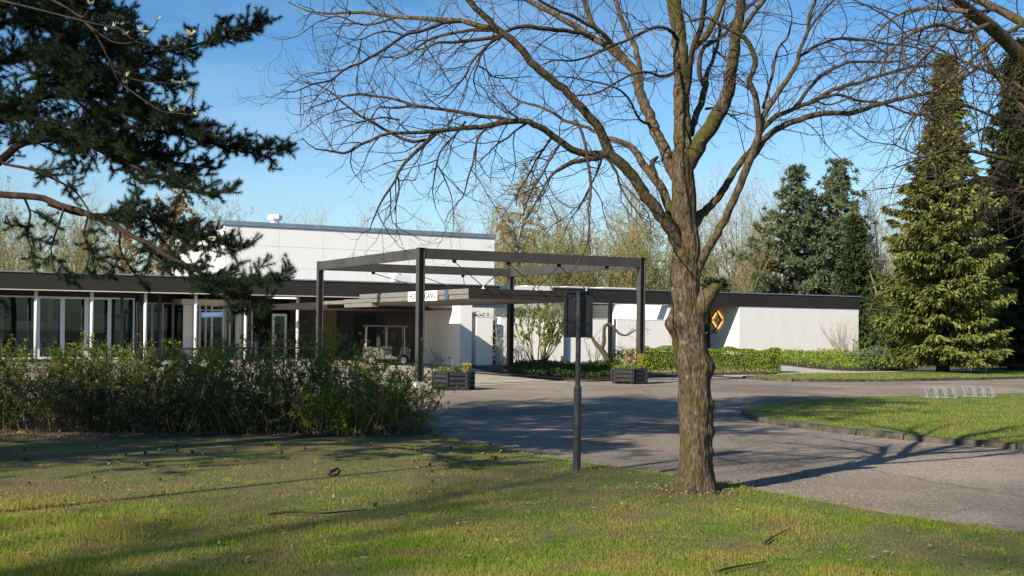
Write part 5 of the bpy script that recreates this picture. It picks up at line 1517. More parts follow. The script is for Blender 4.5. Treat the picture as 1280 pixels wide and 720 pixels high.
# ------------------------------------------------------------------ leafless trees beyond the buildings
def bare(name, label, base, h, seed, spread=0.5, mat=None, leaf=None, nleaf=0, lsize=0.16, stems=1, dens=1.0, drop=0.0, ang=(22, 48), group=None, tmat=None):
    w = Wood(seed)
    t = thing(name, label, 'tree', (base[0], base[1], 0.0), group)
    tl = []
    for k in range(stems):
        a = w.r.uniform(0, 6.28)
        sp = 0.0 if stems == 1 else w.r.uniform(0.15, 0.45)
        l = w.grow((base[0] + 0.2 * math.cos(a) * (stems > 1), base[1] + 0.2 * math.sin(a) * (stems > 1), -0.05), (math.cos(a) * sp, math.sin(a) * sp, 1), h * w.r.uniform(0.86, 1.0), h * 0.017 / math.sqrt(stems), 0.012, 12, 0.035, 0.12)
        tl.append(l)
        w.side(l, 0, [dict(per=1.5 * dens / math.sqrt(stems), **{'from': 0.2}, ang=ang, len=(0.30 * spread / 0.5, 0.52 * spread / 0.5), rel=1, taper=0.62, r=h * 0.008, n=8, wander=0.06, trop=0.45 - drop, end=0.25),
                      dict(per=2.0 * dens, **{'from': 0.1}, ang=(25, 50), len=(0.8, 2.1), taper=0.45, r=0.035, n=6, wander=0.1, trop=0.3 - drop * 2, end=0.35),
                      dict(per=2.3 * dens, **{'from': 0.15}, ang=(25, 55), len=(0.35, 1.0), taper=0.4, r=0.018, n=4, wander=0.12, trop=0.15 - drop * 2, end=0.5, rmin=0.010)])
    MB().tubes(tl, 8).build('trunk', tmat or mat or m_greytwig, t, True)
    c = MB()
    c.tubes(w.lines.get(0, []), 5); c.tubes(w.lines.get(1, []), 3); c.tubes(w.lines.get(2, []), 3)
    c.build('crown', mat or m_greytwig, t)
    nleaf = int(nleaf * 2.2)
    if nleaf:
        r = np.random.default_rng(seed)
        cc, dd = w.pts((1, 2), r, nleaf)
        d = unit(dd + r.normal(size=dd.shape) * 0.9 + np.array([0, 0, -drop * 2]))
        MB().cards(cc + r.normal(size=cc.shape) * 0.05, d, r.normal(size=cc.shape), r.uniform(0.6, 1.3, len(cc)) * lsize, lsize * 0.55).build('leaves', leaf, t)
    return t
def at(x, d): return W(x, 410, d)[:2]
BG = 1.7
bare('birch_tree', 'yellowish budding birch with drooping twigs right of the hall roof', at(632, 84), 12.6, 51, 0.42, m_greytwig, m_budy, 11000, 0.085, dens=1.15, drop=0.35, ang=(18, 40), tmat=m_birch)
bare('bare_tree', 'broad many-stemmed leafless tree behind the frame, left of the big trunk', at(775, 88), 13.4, 52, 0.6, m_olivetwig, m_bud, 4000, 0.08, stems=5, dens=1.1, ang=(20, 45))
bare('bare_tree', 'thin leafless tree between the birch and the broad many-stemmed tree', at(705, 104), 10.5, 53, 0.5, m_greytwig, m_bud, 900, 0.14, stems=3)
bare('bare_tree', 'pale leafless tree just right of the big trunk, behind the roof', at(935, 100), 15.0, 54, 0.55, m_greytwig, None, 0, stems=5, dens=1.5)
bare('bare_tree', 'faint grey leafless tree left of the blue-green pines', at(968, 112), 15.5, 55, 0.5, m_greytwig, None, 0, stems=5, dens=1.4)
bare('bare_tree', 'pale upright leafless tree between the blue-green pines and the big spruce', at(1100, 92), 13.5, 56, 0.42, m_greytwig, None, 0, stems=8, dens=1.5, ang=(14, 32))
bare('bare_tree', 'slim leafless tree close behind the left side of the big spruce', at(1122, 88), 11.0, 57, 0.4, m_olivetwig, m_bud, 900, 0.12, stems=4)
bare('beech_tree', 'tree holding withered orange-brown leaves left of the hall', at(225, 92), 11.6, 58, 0.5, m_greytwig, m_brownleaf, 4200, 0.2, dens=1.1)
bare('beech_tree', 'smaller brown-leaved tree farther left behind the pavilion roof', at(165, 100), 10.0, 59, 0.5, m_greytwig, m_brownleaf, 2600, 0.2)
bare('bare_tree', 'olive budding tree behind the pavilion near the left edge', at(30, 84), 9.5, 60, 0.6, m_olivetwig, m_bud, 5200, 0.085, stems=5)
bare('bare_tree', 'olive budding tree behind the pavilion under the low pine bough', at(92, 88), 9.0, 61, 0.6, m_olivetwig, m_bud, 4400, 0.085, stems=5)
bare('bare_tree', 'tall grey leafless tree seen through the pine boughs', at(75, 112), 15.0, 62, 0.5, m_greytwig, None, 0, stems=2, dens=1.0)
bare('bare_tree', 'small leafless treetop above the middle of the hall roof', at(425, 118), 13.0, 63, 0.5, m_greytwig, None, 0, stems=3, dens=1.0)
bare('bare_tree', 'small leafless treetop above the hall roof just right of its vent', at(372, 122), 12.4, 64, 0.5, m_greytwig, None, 0, stems=3, dens=0.9)
bare('bare_tree', 'olive scrubby tree behind the canopy between hall and brick wing', at(668, 80), 7.2, 65, 0.7, m_olivetwig, m_bud, 5200, 0.085, stems=6)
bare('bare_tree', 'olive scrubby tree behind the brick wing roof lights', at(742, 84), 7.0, 66, 0.7, m_olivetwig, m_bud, 5200, 0.085, stems=6)
bare('bare_tree', 'olive scrubby tree right behind the big trunk of the lawn tree', at(815, 86), 7.4, 67, 0.7, m_olivetwig, m_bud, 5200, 0.085, stems=6)
bare('birch_tree', 'pale-stemmed birch beside the left face of the hall', at(203, 78), 8.0, 68, 0.45, m_greytwig, m_brownleaf, 500, 0.15, tmat=m_birch)
bare('bare_tree', 'leafless tree at the far right behind the dark spruce', at(1300, 90), 14.0, 69, 0.5, m_olivetwig, None, 0, stems=3)

# olive thicket between the buildings, plant by plant
for i, (x, d, h, lab) in enumerate(((640, 92, 8.6, 'olive thicket tree directly right of the hall corner'), (700, 90, 8.2, 'olive thicket tree left of the tall pole sign top'), (722, 99, 9.6, 'taller olive thicket tree behind the pole sign'),
        (772, 94, 8.4, 'olive thicket tree behind the corner frame post'), (800, 100, 9.8, 'taller olive thicket tree left of the big trunk'), (850, 96, 8.4, 'olive thicket tree hidden behind the big trunk'), (905, 108, 8.8, 'grey olive thicket tree right of the big trunk'),
        (-20, 92, 9.4, 'olive thicket tree at the left edge behind the pavilion'), (60, 96, 9.4, 'olive thicket tree behind the pavilion below the tall grey tree'), (125, 92, 8.6, 'olive thicket tree behind the pavilion left of the brown-leaved trees'), (255, 98, 10.6, 'brown-tinged thicket tree touching the hall corner'))):
    bare('thicket_tree', lab, at(x, d), h, 700 + i, 0.75, m_olivetwig, m_brownleaf if i == 10 else m_bud, 5000, 0.09, stems=7, dens=1.2, ang=(20, 50))

for i, (x, d, h, m_, lf, lab) in enumerate(((590, 104, 12.5, m_greytwig, None, 'grey leafless tree rising behind the right end of the hall roof'), (665, 96, 12.0, m_olivetwig, m_bud, 'budding tree close right of the birch'),
        (735, 108, 13.0, m_greytwig, None, 'grey leafless tree above the pole sign'), (830, 98, 12.0, m_olivetwig, m_bud, 'budding tree half hidden by the left of the big trunk'), (900, 112, 13.5, m_greytwig, None, 'grey leafless tree between the big trunk and its right limb'),
        (925, 92, 10.0, m_olivetwig, m_bud, 'low budding tree at the left foot of the blue-green pines'), (1088, 100, 12.0, m_olivetwig, m_bud, 'budding upright tree right of the blue-green pines'), (1108, 108, 15.0, m_greytwig, None, 'tall grey leafless tree left of the big spruce'),
        (345, 125, 13.0, m_greytwig, None, 'leafless treetop behind the hall roof by its vent'), (480, 120, 12.2, m_greytwig, None, 'leafless treetop above the right half of the hall roof'), (0, 104, 13.5, m_greytwig, None, 'grey leafless tree at the left edge behind the pine'))):
    bare('bare_tree', lab, at(x, d), h, 760 + i, 0.55, m_, lf, 3000 if lf else 0, 0.09, stems=6, dens=1.5, ang=(16, 38))

# far wood: reads as one mass
wr_ = np.random.default_rng(90)
fw = Wood(91)
tl, cl = [], []
for k in range(420):
    X = wr_.uniform(-95, 95); Y = wr_.uniform(112, 165)
    if abs(X) > 0.52 * Y + 12: continue
    h = wr_.uniform(6.0, 11.0) + (3.5 if wr_.random() < 0.12 else 0)
    l = fw.grow((X, Y, -0.05), (wr_.normal() * 0.1, wr_.normal() * 0.1, 1), h, 0.09, 0.015, 7, 0.05, 0.1)
    tl.append(l)
    fw.side(l, 0, [dict(per=1.5, **{'from': 0.1}, ang=(20, 50), len=(1.2, 3.4), taper=0.6, r=0.04, n=5, wander=0.1, trop=0.4, end=0.3, rmin=0.015),
                   dict(per=1.3, **{'from': 0.2}, ang=(25, 55), len=(0.5, 1.4), taper=0.4, r=0.02, n=3, wander=0.12, trop=0.2, end=0.5, rmin=0.012)])
wood = MB()
wood.tubes(tl, 5); wood.tubes(fw.lines[0], 3); wood.tubes(fw.lines[1], 3)
stuff(wood.build('far_wood', m_olivetwig), 'distant leafless wood along the horizon behind the buildings', 'wood')
cc, dd = fw.pts((0, 1), wr_, 60000)
fl = MB().cards(cc + wr_.normal(size=cc.shape) * 0.12, unit(wr_.normal(size=cc.shape)), wr_.normal(size=cc.shape), wr_.uniform(0.10, 0.2, len(cc)), 0.09)
stuff(fl.build('far_wood_buds', m_bud), 'olive haze of buds on the distant wood', 'wood')

# ------------------------------------------------------------------ bushes
def leaf_cloud(mb, centre, rad, n, rng, size, shape=2.0, flat=None, up=0.3, jitter=0.12, hollow=0.6):
    d = unit(rng.normal(size=(n, 3)))
    d[:, 2] = np.abs(d[:, 2]) if flat == 'dome' else d[:, 2]
    rr = hollow + (1 - hollow) * rng.random(n) ** (1 / shape)
    rr *= 1 + jitter * (np.sin(d[:, 0] * 5 + centre[0]) + np.sin(d[:, 1] * 6 + 1.3 * centre[1]) + np.sin(d[:, 2] * 7))
    c = np.array(centre) + d * np.array(rad) * rr[:, None]
    ax = unit(d * 0.6 + rng.normal(size=(n, 3)) + np.array([0, 0, up]))
    nn = unit(d + rng.normal(size=(n, 3)) * 0.7)
    k = c[:, 2] > 0.03
    mb.cards(c[k], ax[k], nn[k], (size * rng.uniform(0.6, 1.3, n))[k], (size * 0.55 * rng.uniform(0.8, 1.2, n))[k])
def bush(name, label, cat, q, r3, n, size, mat, seed, stems=14, hollow=0.45, group=None, stem_mat=None):
    rng = np.random.default_rng(seed)
    t = thing(name, label, cat, (q[0], q[1], 0.04), group)
    mb = MB()
    for k in range(5):
        o = rng.normal(size=3) * np.array(r3) * 0.28
        leaf_cloud(mb, (q[0] + o[0], q[1] + o[1], r3[2] * 0.9 + o[2] * 0.5), np.array(r3) * rng.uniform(0.62, 0.9), n // 5, rng, size, hollow=hollow)
    mb.build('leaves', mat, t)
    w = Wood(seed)
    ls = []
    for k in range(stems):
        a = w.r.uniform(0, 6.28)
        l = w.grow((q[0] + math.cos(a) * 0.1 * r3[0], q[1] + math.sin(a) * 0.1 * r3[1], 0), (math.cos(a) * r3[0] / r3[2] * 0.5, math.sin(a) * 0.4, 1), r3[2] * 1.5, 0.018, 0.005, 7, 0.1, 0)
        ls.append(l)
    MB().tubes(ls, 5).build('stems', stem_mat or m_twig, t)
    return t
q = W(1132, 430, 68)
bush('evergreen_shrub', 'dense dark evergreen shrub closing the end of the brick wing', 'shrub', q[:2], (1.7, 1.6, 2.0), 6000, 0.2, m_ever, 101)
q = W(1118, 450, 52)
bush('evergreen_shrub', 'low grey-green juniper-like shrub at the foot of the big spruce', 'shrub', q[:2], (1.6, 1.0, 0.55), 3600, 0.12, m_blue, 102)
q = W(1140, 400, 76)
bush('evergreen_shrub', 'tall dark evergreen mass between the wing end and the big spruce', 'shrub', q[:2], (2.6, 2.0, 3.2), 7000, 0.24, m_ever, 103)
q = P(11.0, 19.5)
bush('evergreen_shrub', 'dark evergreen shrub above the screen wall under the canopy edge', 'shrub', q[:2], (2.0, 1.2, 1.35), 4200, 0.13, m_ever, 104)
q = P(14.5, 20.5)
bush('evergreen_shrub', 'evergreen shrub showing over the screen wall behind the budding shrub', 'shrub', q[:2], (2.2, 1.3, 1.35), 4200, 0.13, m_ever, 105)
for i, (x, d, lab) in enumerate(((1150, 74, 'dark evergreen shrub low between the two nearer spruces'), (1215, 66, 'dark evergreen shrub behind the right side of the big spruce'), (1290, 72, 'dark evergreen shrub at the far right edge'))):
    q = W(x, 430, d)
    bush('evergreen_shrub', lab, 'shrub', q[:2], (3.0, 1.8, 2.0), 5200, 0.24, m_ever, 110 + i)

# clipped hedges with flat tops
def clipped(name, label, line, w, h, seed, dens=900, size=0.07, mat=None, zvar=0.04):
    rng = np.random.default_rng(seed)
    line = [np.array(p_, dtype=float) for p_ in line]
    t = thing(name, label, 'hedge', (*(line[0] + line[-1]) / 2, 0.04))
    mb, core = MB(), MB()
    for a, b in zip(line, line[1:]):
        L_ = np.linalg.norm(b - a)
        tx_ = (b - a) / L_
        ny = np.array([tx_[1], -tx_[0]])
        n = int(dens * L_ * (w + 2 * h))
        f = rng.random(n) * (w + 2 * h)
        s = rng.random(n) * L_
        dep_ = np.abs(rng.normal(size=n)) * 0.05
        side = np.where(f < h, 1, np.where(f > h + w, -1, 0))
        off = np.where(side == 1, w / 2 - dep_, np.where(side == -1, -w / 2 + dep_, f - h - w / 2))
        z = np.where(side == 0, h - dep_ * 0.9, np.where(side == 1, f, f - h - w))
        wave = zvar * (np.sin(s * 3.1 + seed) + np.sin(s * 7.3) * 0.6)
        z = z * (1 + wave / h)
        rnd = np.clip((np.abs(off) - (w / 2 - 0.14)) / 0.14, 0, 1) * np.clip((z - (h - 0.14)) / 0.14, 0, 1)
        z -= rnd * 0.08
        off = off * (1 + 0.05 * np.sin(s * 2.3 + 1) + 0.04 * np.sin(z * 9 + s * 5))
        c = np.stack([a[0] + tx_[0] * s + ny[0] * off, a[1] + tx_[1] * s + ny[1] * off, z + 0.04], 1)
        out = np.stack([ny[0] * side, ny[1] * side, (side == 0) * 1.0], 1)
        mb.cards(c, unit(out * 0.5 + rng.normal(size=(n, 3)) + np.array([0, 0, 0.5])), unit(out + rng.normal(size=(n, 3)) * 0.6), size * rng.uniform(0.6, 1.3, n), size * 0.5)
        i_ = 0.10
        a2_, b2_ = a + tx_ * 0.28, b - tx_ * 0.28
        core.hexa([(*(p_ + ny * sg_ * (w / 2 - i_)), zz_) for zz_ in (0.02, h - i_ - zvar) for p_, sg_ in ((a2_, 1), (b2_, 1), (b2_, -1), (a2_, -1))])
        ne = int(dens * w * h * 1.3)                     # leafy ends
        for e_, sg_ in ((a, -1), (b, 1)):
            ec = np.stack([rng.uniform(-w / 2, w / 2, ne), rng.uniform(0.02, h * 0.97, ne), -np.abs(rng.normal(size=ne)) * 0.1], 1)
            mb.cards(np.stack([e_[0] + ny[0] * ec[:, 0] + tx_[0] * sg_ * ec[:, 2], e_[1] + ny[1] * ec[:, 0] + tx_[1] * sg_ * ec[:, 2], ec[:, 1] + 0.04], 1), unit(rng.normal(size=(ne, 3)) + np.array([0, 0, 0.4])), unit(np.array([tx_[0] * sg_, tx_[1] * sg_, 0]) + rng.normal(size=(ne, 3)) * 0.5), size * rng.uniform(0.6, 1.3, ne), size * 0.5)
    mb.build('leaves', mat or m_hedge, t)
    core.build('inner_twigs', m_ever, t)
h0, h1 = W(882, 466, 47.8)[:2], W(979, 467, 47.3)[:2]
clipped('clipped_hedge', 'bright green clipped hedge in front of the diamond emblem recess', [h0 + np.array([-0.9, 0.8]), h1 + np.array([0, 0.75])], 1.5, 0.86, 121, size=0.08, zvar=0.06)
h2, h3 = W(800, 466, 47.5)[:2], W(848, 466, 47.6)[:2]
clipped('clipped_hedge', 'bright green hedge between the corner frame post and the big trunk', [h2 + np.array([0, 0.8]), h3 + np.array([0.3, 0.8])], 1.4, 0.92, 122, size=0.08, zvar=0.06)

# ground covers: nobody could count the plants
def cover(name, label, poly, n, hmin, hmax, size, mat, seed):
    rng = np.random.default_rng(seed)
    pl = np.array([p_[:2] for p_ in poly])
    mn, mxx = pl.min(0), pl.max(0)
    xy = rng.uniform(mn, mxx, size=(n * 3, 2))
    xy = xy[in_poly(xy[:, 0], xy[:, 1], pl)][:n]
    hz = hmin + (hmax - hmin) * (0.5 + 0.25 * np.sin(xy[:, 0] * 2.1 + seed) + 0.25 * np.sin(xy[:, 1] * 2.9 + xy[:, 0]))
    z = 0.05 + hz * rng.random(len(xy)) ** 0.5
    c = np.stack([xy[:, 0], xy[:, 1], z], 1)
    o = MB().cards(c, unit(rng.normal(size=c.shape) + np.array([0, 0, 0.9])), unit(rng.normal(size=c.shape) * 0.6 + np.array([0, 0, 0.7])), size * rng.uniform(0.6, 1.4, len(c)), size * 0.5).build(name, mat)
    return stuff(o, label, 'ground cover')
cover('ground_cover', 'low dark green ground cover in the bed behind the pole sign', gp([(628, 466.5), (665, 472.5), (720, 476), (762, 475.5), (775, 470)], 3) + [W(775, 458, 51.5)[:2], W(700, 457, 51.5)[:2], W(645, 458, 51)[:2]], 16000, 0.10, 0.30, 0.09, m_lush, 131)
cover('ground_cover', 'bright green ground cover along the foot of the brick wing wall', gp([(986, 458), (1020, 462), (1060, 464.6), (1112, 464.8)], 3) + [P(43.2, 24.0)[:2], P(36, 24.4)[:2], P(31.5, 24.4)[:2]], 16000, 0.25, 0.62, 0.11, m_hedge, 132)
cover('leaf_litter', 'sparse weeds and dry litter under the hedge by the planter', gp([(800, 472), (870, 469), (970, 468)], 3) + [W(970, 466.5, 48)[:2], W(800, 468, 48)[:2]], 1500, 0.02, 0.10, 0.07, m_dry, 133)

# multi-stemmed budding shrub and its neighbours in the bed
q = W(672, 458, 50.2)
sh = thing('budding_shrub', 'tall multi-stemmed shrub with fine budding leaves before the screen walls', 'shrub', (q[0], q[1], 0.05))
w = Wood(141)
st = []
for k in range(16):
    a = w.r.uniform(0, 6.28)
    l = w.grow((q[0] + 0.14 * math.cos(a), q[1] + 0.14 * math.sin(a), 0), (math.cos(a) * w.r.uniform(0.15, 0.75), math.sin(a) * 0.35, 1), w.r.uniform(2.5, 3.4), 0.035, 0.008, 10, 0.05, 0.12)
    st.append(l)
    w.side(l, 0, [dict(per=2.6, **{'from': 0.3}, ang=(20, 45), len=(0.4, 0.9), taper=0.5, r=0.012, n=5, wander=0.1, trop=0.2, end=0.4),
                  dict(per=3.5, **{'from': 0.2}, ang=(25, 50), len=(0.12, 0.35), taper=0.3, r=0.006, n=3, wander=0.1, trop=0.2, end=0.5, rmin=0.004)])
m = MB(); m.tubes(st, 7); m.tubes(w.lines[0], 4); m.tubes(w.lines[1], 3)
m.build('stems', m_olivetwig, sh, True)
rng = np.random.default_rng(142)
cc, dd = w.pts((0, 1), rng, 9000)
MB().cards(cc + rng.normal(size=cc.shape) * 0.02, unit(dd + rng.normal(size=cc.shape)), rng.normal(size=cc.shape), rng.uniform(0.04, 0.09, len(cc)), 0.04).build('leaves', m_leaf, sh)

gq = 49.6
gt = thing('gnarled_tree', 'small gnarled leaning tree with a sharply bent limb behind the planter', 'tree', (*W(762, 458, gq)[:2], 0.05))
gl = [smooth3([W(x, y, gq + o) for x, y, o in ((764, 462, 0), (758, 447, 0), (752, 437, 0), (746, 431, 0.05), (740, 422, 0.1), (734, 410, 0.1), (731, 400, 0.2))], [0.15, 0.125, 0.11, 0.09, 0.06, 0.04, 0.02], 0.08),
      smooth3([W(x, y, gq + o) for x, y, o in ((752, 436, 0), (755, 428, -0.05), (755, 417, -0.1), (756, 408, -0.1), (761, 405, -0.1), (767, 409, -0.15), (774, 417, -0.2), (783, 419, -0.25), (792, 414, -0.3), (802, 410, -0.3), (812, 413, -0.3))], [0.09, 0.08, 0.07, 0.065, 0.06, 0.055, 0.045, 0.035, 0.028, 0.018, 0.008], 0.08)]
w = Wood(151)
for l in gl: w.side((l[0][len(l[0]) // 2:], l[1][len(l[0]) // 2:]), 0, [dict(per=5, **{'from': 0.1}, ang=(40, 80), len=(0.4, 1.0), taper=0.4, r=0.016, n=6, wander=0.22, trop=0.2, end=0.4), dict(per=5, **{'from': 0.1}, ang=(30, 70), len=(0.15, 0.4), taper=0.4, r=0.007, n=4, wander=0.25, end=0.5, rmin=0.004)])
MB().tubes(gl, 10).build('trunk', m_bark, gt, True)
m = MB(); m.tubes(w.lines[0], 5); m.tubes(w.lines[1], 3); m.build('crown', m_dry, gt)
def twiggy(name, label, q, h, n, seed, mat, spread=0.5, leaf=None, nl=0, ls=0.05):
    t = thing(name, label, 'shrub', (q[0], q[1], 0.04))
    w = Wood(seed)
    st = []
    for k in range(n):
        a = w.r.uniform(0, 6.28)
        s = w.r.uniform(0.1, spread)
        l = w.grow((q[0] + 0.06 * math.cos(a), q[1] + 0.06 * math.sin(a), 0), (math.cos(a) * s, math.sin(a) * s, 1), h * w.r.uniform(0.6, 1.1), 0.011, 0.004, 7, 0.08, 0.1)
        st.append(l)
        w.side(l, 0, [dict(per=4, **{'from': 0.3}, ang=(25, 55), len=(0.15, 0.45), taper=0.4, r=0.006, n=4, wander=0.12, trop=0.15, end=0.5, rmin=0.003)])
    m = MB(); m.tubes(st, 5); m.tubes(w.lines.get(0, []), 3); m.build('stems', mat, t)
    if nl:
        rng = np.random.default_rng(seed)
        c, d = w.pts((0,), rng, nl)
        MB().cards(c, unit(d + rng.normal(size=c.shape)), rng.normal(size=c.shape), ls * rng.uniform(0.7, 1.3, len(c)), ls * 0.55).build('leaves', leaf, t)
    return t
twiggy('bare_shrub', 'pale bare fan-shaped shrub against the brick wing wall', P(38.2, 23.9), 2.7, 26, 161, m_dry, 0.8)
twiggy('leafy_sapling', 'thin green-leaved sapling beside the pale bare wall shrub', P(39.7, 24.0), 1.5, 6, 162, m_twig, 0.4, m_leaf, 260, 0.09)
twiggy('bare_shrub', 'low dark twiggy shrub beside the rear frame post', W(650, 458, 50.6), 1.15, 16, 163, m_twig, 0.7, m_ever, 200, 0.06)
twiggy('bare_shrub', 'small wispy shrub behind the pole sign before the wall', W(742, 458, 51.3), 1.3, 9, 164, m_twig, 0.5, m_leaf, 120, 0.05)
twiggy('budding_shrub', 'small white-budding shrub at the end of a narrow screen wall', P(uAt(625, 15.1), 15.1), 2.3, 8, 165, m_greytwig, 0.4, m_paleleaf, 260, 0.06)
q = W(778, 462, 40.5)
bush('leafy_bush', 'rounded green bush left of the corner frame post behind the planter', 'shrub', (q[0] - 0.15, q[1]), (0.5, 0.42, 0.62), 2200, 0.06, m_leaf, 171, 10)

# planter plants
def tuftplant(name, label, q, h, r, n, mat, seed, size):
    rng = np.random.default_rng(seed)
    c = np.stack([q[0] + rng.normal(size=n) * r * 0.5, q[1] + rng.normal(size=n) * r * 0.5, 0.42 + h * rng.random(n) ** 0.8], 1)
    t = MB().cards(c, unit(rng.normal(size=(n, 3)) + np.array([0, 0, 0.8])), rng.normal(size=(n, 3)), size * rng.uniform(0.6, 1.3, n), size * 0.5).build(name, mat)
    return tag(t, label, 'plant')
tuftplant('planter_shrub', 'tiny yellow-leaved shrub in the planter by the nearest post', PL1 + np.array([0.33, -0.12]), 0.28, 0.13, 260, m_yellow, 181, 0.055)
tuftplant('planter_shrub', 'low green tuft at the left side of the planter by the nearest post', PL1 + np.array([-0.28, -0.05]), 0.16, 0.18, 260, m_leaf, 182, 0.06)
tuftplant('planter_shrub', 'dark green tuft in the middle of the planter by the nearest post', PL1 + np.array([0.10, -0.05]), 0.18, 0.12, 160, m_ever, 183, 0.055)
tuftplant('planter_shrub', 'yellow-leaved upright shrub at the right of the planter before the corner post', PL2 + np.array([0.34, -0.05]), 0.48, 0.14, 420, m_yellow, 184, 0.06)
tuftplant('planter_shrub', 'low green edging plants of the planter before the corner post', PL2 + np.array([-0.1, -0.15]), 0.13, 0.34, 500, m_hedge, 185, 0.06)
tuftplant('planter_shrub', 'dry tan grassy plant in the planter before the corner post', PL2 + np.array([0.02, 0.1]), 0.62, 0.2, 500, m_dry, 186, 0.09)
rng = np.random.default_rng(187)
w = Wood(188)
ls = [w.grow((PL1[0] + 0.02 + w.r.gauss(0, 0.06), PL1[1] + w.r.gauss(0, 0.05), 0.40), (w.r.gauss(0, 0.3), w.r.gauss(0, 0.3), 1), 0.45, 0.005, 0.003, 6, 0.1, 0) for k in range(8)]
tag(MB().tubes(ls, 4).build('bare_twigs', m_dry), 'few bare dry twigs standing in the planter by the nearest post', 'plant')

# ------------------------------------------------------------------ shrubs along the lawn, left
def thicket(label, q, rx, ry, h, seed, n, leafn, drym=0.25, arch=0.6, leaf=None, size=0.040):
    t = thing('shrub', label, 'shrub', (q[0], q[1], 0.04), 'loose shrubs along the lawn edge')
    w = Wood(seed)
    R_ = w.r
    gs, ds = [], []
    for k in range(n):
        a = R_.uniform(0, 6.28)
        s = math.sqrt(R_.random())
        px_, py_ = q[0] + rx * 0.75 * s * math.cos(a), q[1] + ry * 0.75 * s * math.sin(a)
        sp = R_.uniform(0.1, arch)
        b = R_.uniform(0, 6.28)
        ln = h * R_.uniform(0.7, 1.18)
        l = w.grow((px_, py_, 0.02), (math.cos(b) * sp + (px_ - q[0]) / rx * 0.25, math.sin(b) * sp + (py_ - q[1]) / ry * 0.25, 1), ln, 0.0065, 0.0025, 9, 0.09, -0.35 * sp)
        (ds if R_.random() < drym else gs).append(l)
    for l in gs:
        w.side(l, 0, [dict(per=7.0, **{'from': 0.03}, ang=(25, 70), len=(0.15, 0.5), taper=0.4, r=0.004, n=5, wander=0.13, trop=0.0, end=0.5, rmin=0.0022),
                      dict(per=3.0, **{'from': 0.2}, ang=(25, 60), len=(0.06, 0.2), taper=0.3, r=0.003, n=3, wander=0.13, end=0.5, rmin=0.002)])
    for l in ds:
        w2 = Wood(seed + len(l[0]))
        w.put(5, l)
        w2.side(l, 0, [dict(per=4.0, **{'from': 0.3}, ang=(15, 40), len=(0.15, 0.45), taper=0.4, r=0.004, n=4, wander=0.1, trop=0.1, end=0.5, rmin=0.002)])
        w.lines.setdefault(5, []).extend(w2.lines.get(0, []))
    m = MB(); m.tubes(gs, 5); m.tubes(w.lines.get(0, []), 3); m.tubes(w.lines.get(1, []), 3)
    m.build('stems', m_shrubstem, t)
    if w.lines.get(5):
        MB().tubes(w.lines[5], 3).build('dry_stems', m_dry, t)
    rng = np.random.default_rng(seed)
    w.lines[9] = gs
    c, d = w.pts((0, 0, 1, 9), rng, int(leafn * 2.1), 0.04)
    MB().cards(c + rng.normal(size=c.shape) * 0.012, unit(d * 0.5 + rng.normal(size=c.shape) + np.array([0, 0, 0.3])), unit(rng.normal(size=c.shape) * 0.7 + np.array([0, 0, 0.8])), size * rng.uniform(0.5, 1.35, len(c)), size * 0.52 * rng.uniform(0.8, 1.2, len(c))).build('leaves', leaf or m_leaf, t)
    return t
TH = [('leafy green shrub at the left edge of the lawn bed', -55, 19.3, 1.4, 1.3, 1.18, 95, 9500, 0.15, m_leaf),
      ('dense bright-topped shrub below the second white column', 60, 19.6, 1.35, 1.3, 1.18, 95, 9500, 0.2, m_leaf),
      ('bright-topped shrub with dry tan stems below the paired white columns', 150, 19.4, 1.2, 1.2, 1.16, 90, 8200, 0.32, m_leaf),
      ('upright shrub with a fan of dry tan twigs left of the finger post', 228, 19.5, 1.0, 1.1, 1.22, 85, 6200, 0.5, m_leaf),
      ('dark bushy shrub in front of the finger post', 305, 19.3, 1.15, 1.15, 1.2, 85, 8200, 0.2, m_leaf),
      ('tall airy shrub with arching green shoots below the left frame post', 385, 19.6, 1.1, 1.1, 1.45, 70, 6200, 0.12, m_leaf),
      ('airy shrub with arching shoots in front of the service cart', 450, 19.4, 0.95, 1.05, 1.10, 60, 4800, 0.12, m_leaf),
      ('low loose shrub at the right end of the bed beside the drive', 498, 18.6, 0.60, 0.8, 0.85, 50, 3000, 0.25, m_leaf),
      ('few tall arching wispy shoots rising before the timber door', 400, 19.9, 0.9, 0.7, 1.85, 16, 620, 0.1, m_leaf),
      ('few tall arching wispy shoots at the right of the shrub bed before the nearest post', 478, 19.2, 0.7, 0.6, 1.45, 14, 520, 0.1, m_leaf),
      ('few tall leafy shoots standing before the white framed glass door', 350, 19.9, 0.6, 0.6, 1.65, 12, 520, 0.1, m_leaf),
      ('low grassy shrub at the bed corner in front of the arching shrubs', 430, 18.0, 0.85, 0.5, 0.72, 55, 3600, 0.35, m_leaf),
      ('low dark shrub at the front of the bed left of the middle', 180, 18.1, 1.3, 0.55, 0.78, 70, 4600, 0.25, m_ever),
      ('low dark shrub at the front of the bed near the left edge', 20, 18.1, 1.5, 0.55, 0.85, 75, 5200, 0.25, m_ever),
      ('low dark shrub at the front of the bed below the finger post', 310, 18.0, 1.0, 0.5, 0.75, 60, 4200, 0.25, m_ever)]
for i, (lab, x, d, rx, ry, h, n, ln_, dr, lm_) in enumerate(TH):
    q = W(x, 480, d)
    thicket(lab, q[:2], rx, ry, h, 200 + i, n, ln_, dr, 0.75 if h > 1.3 else 0.5, lm_)

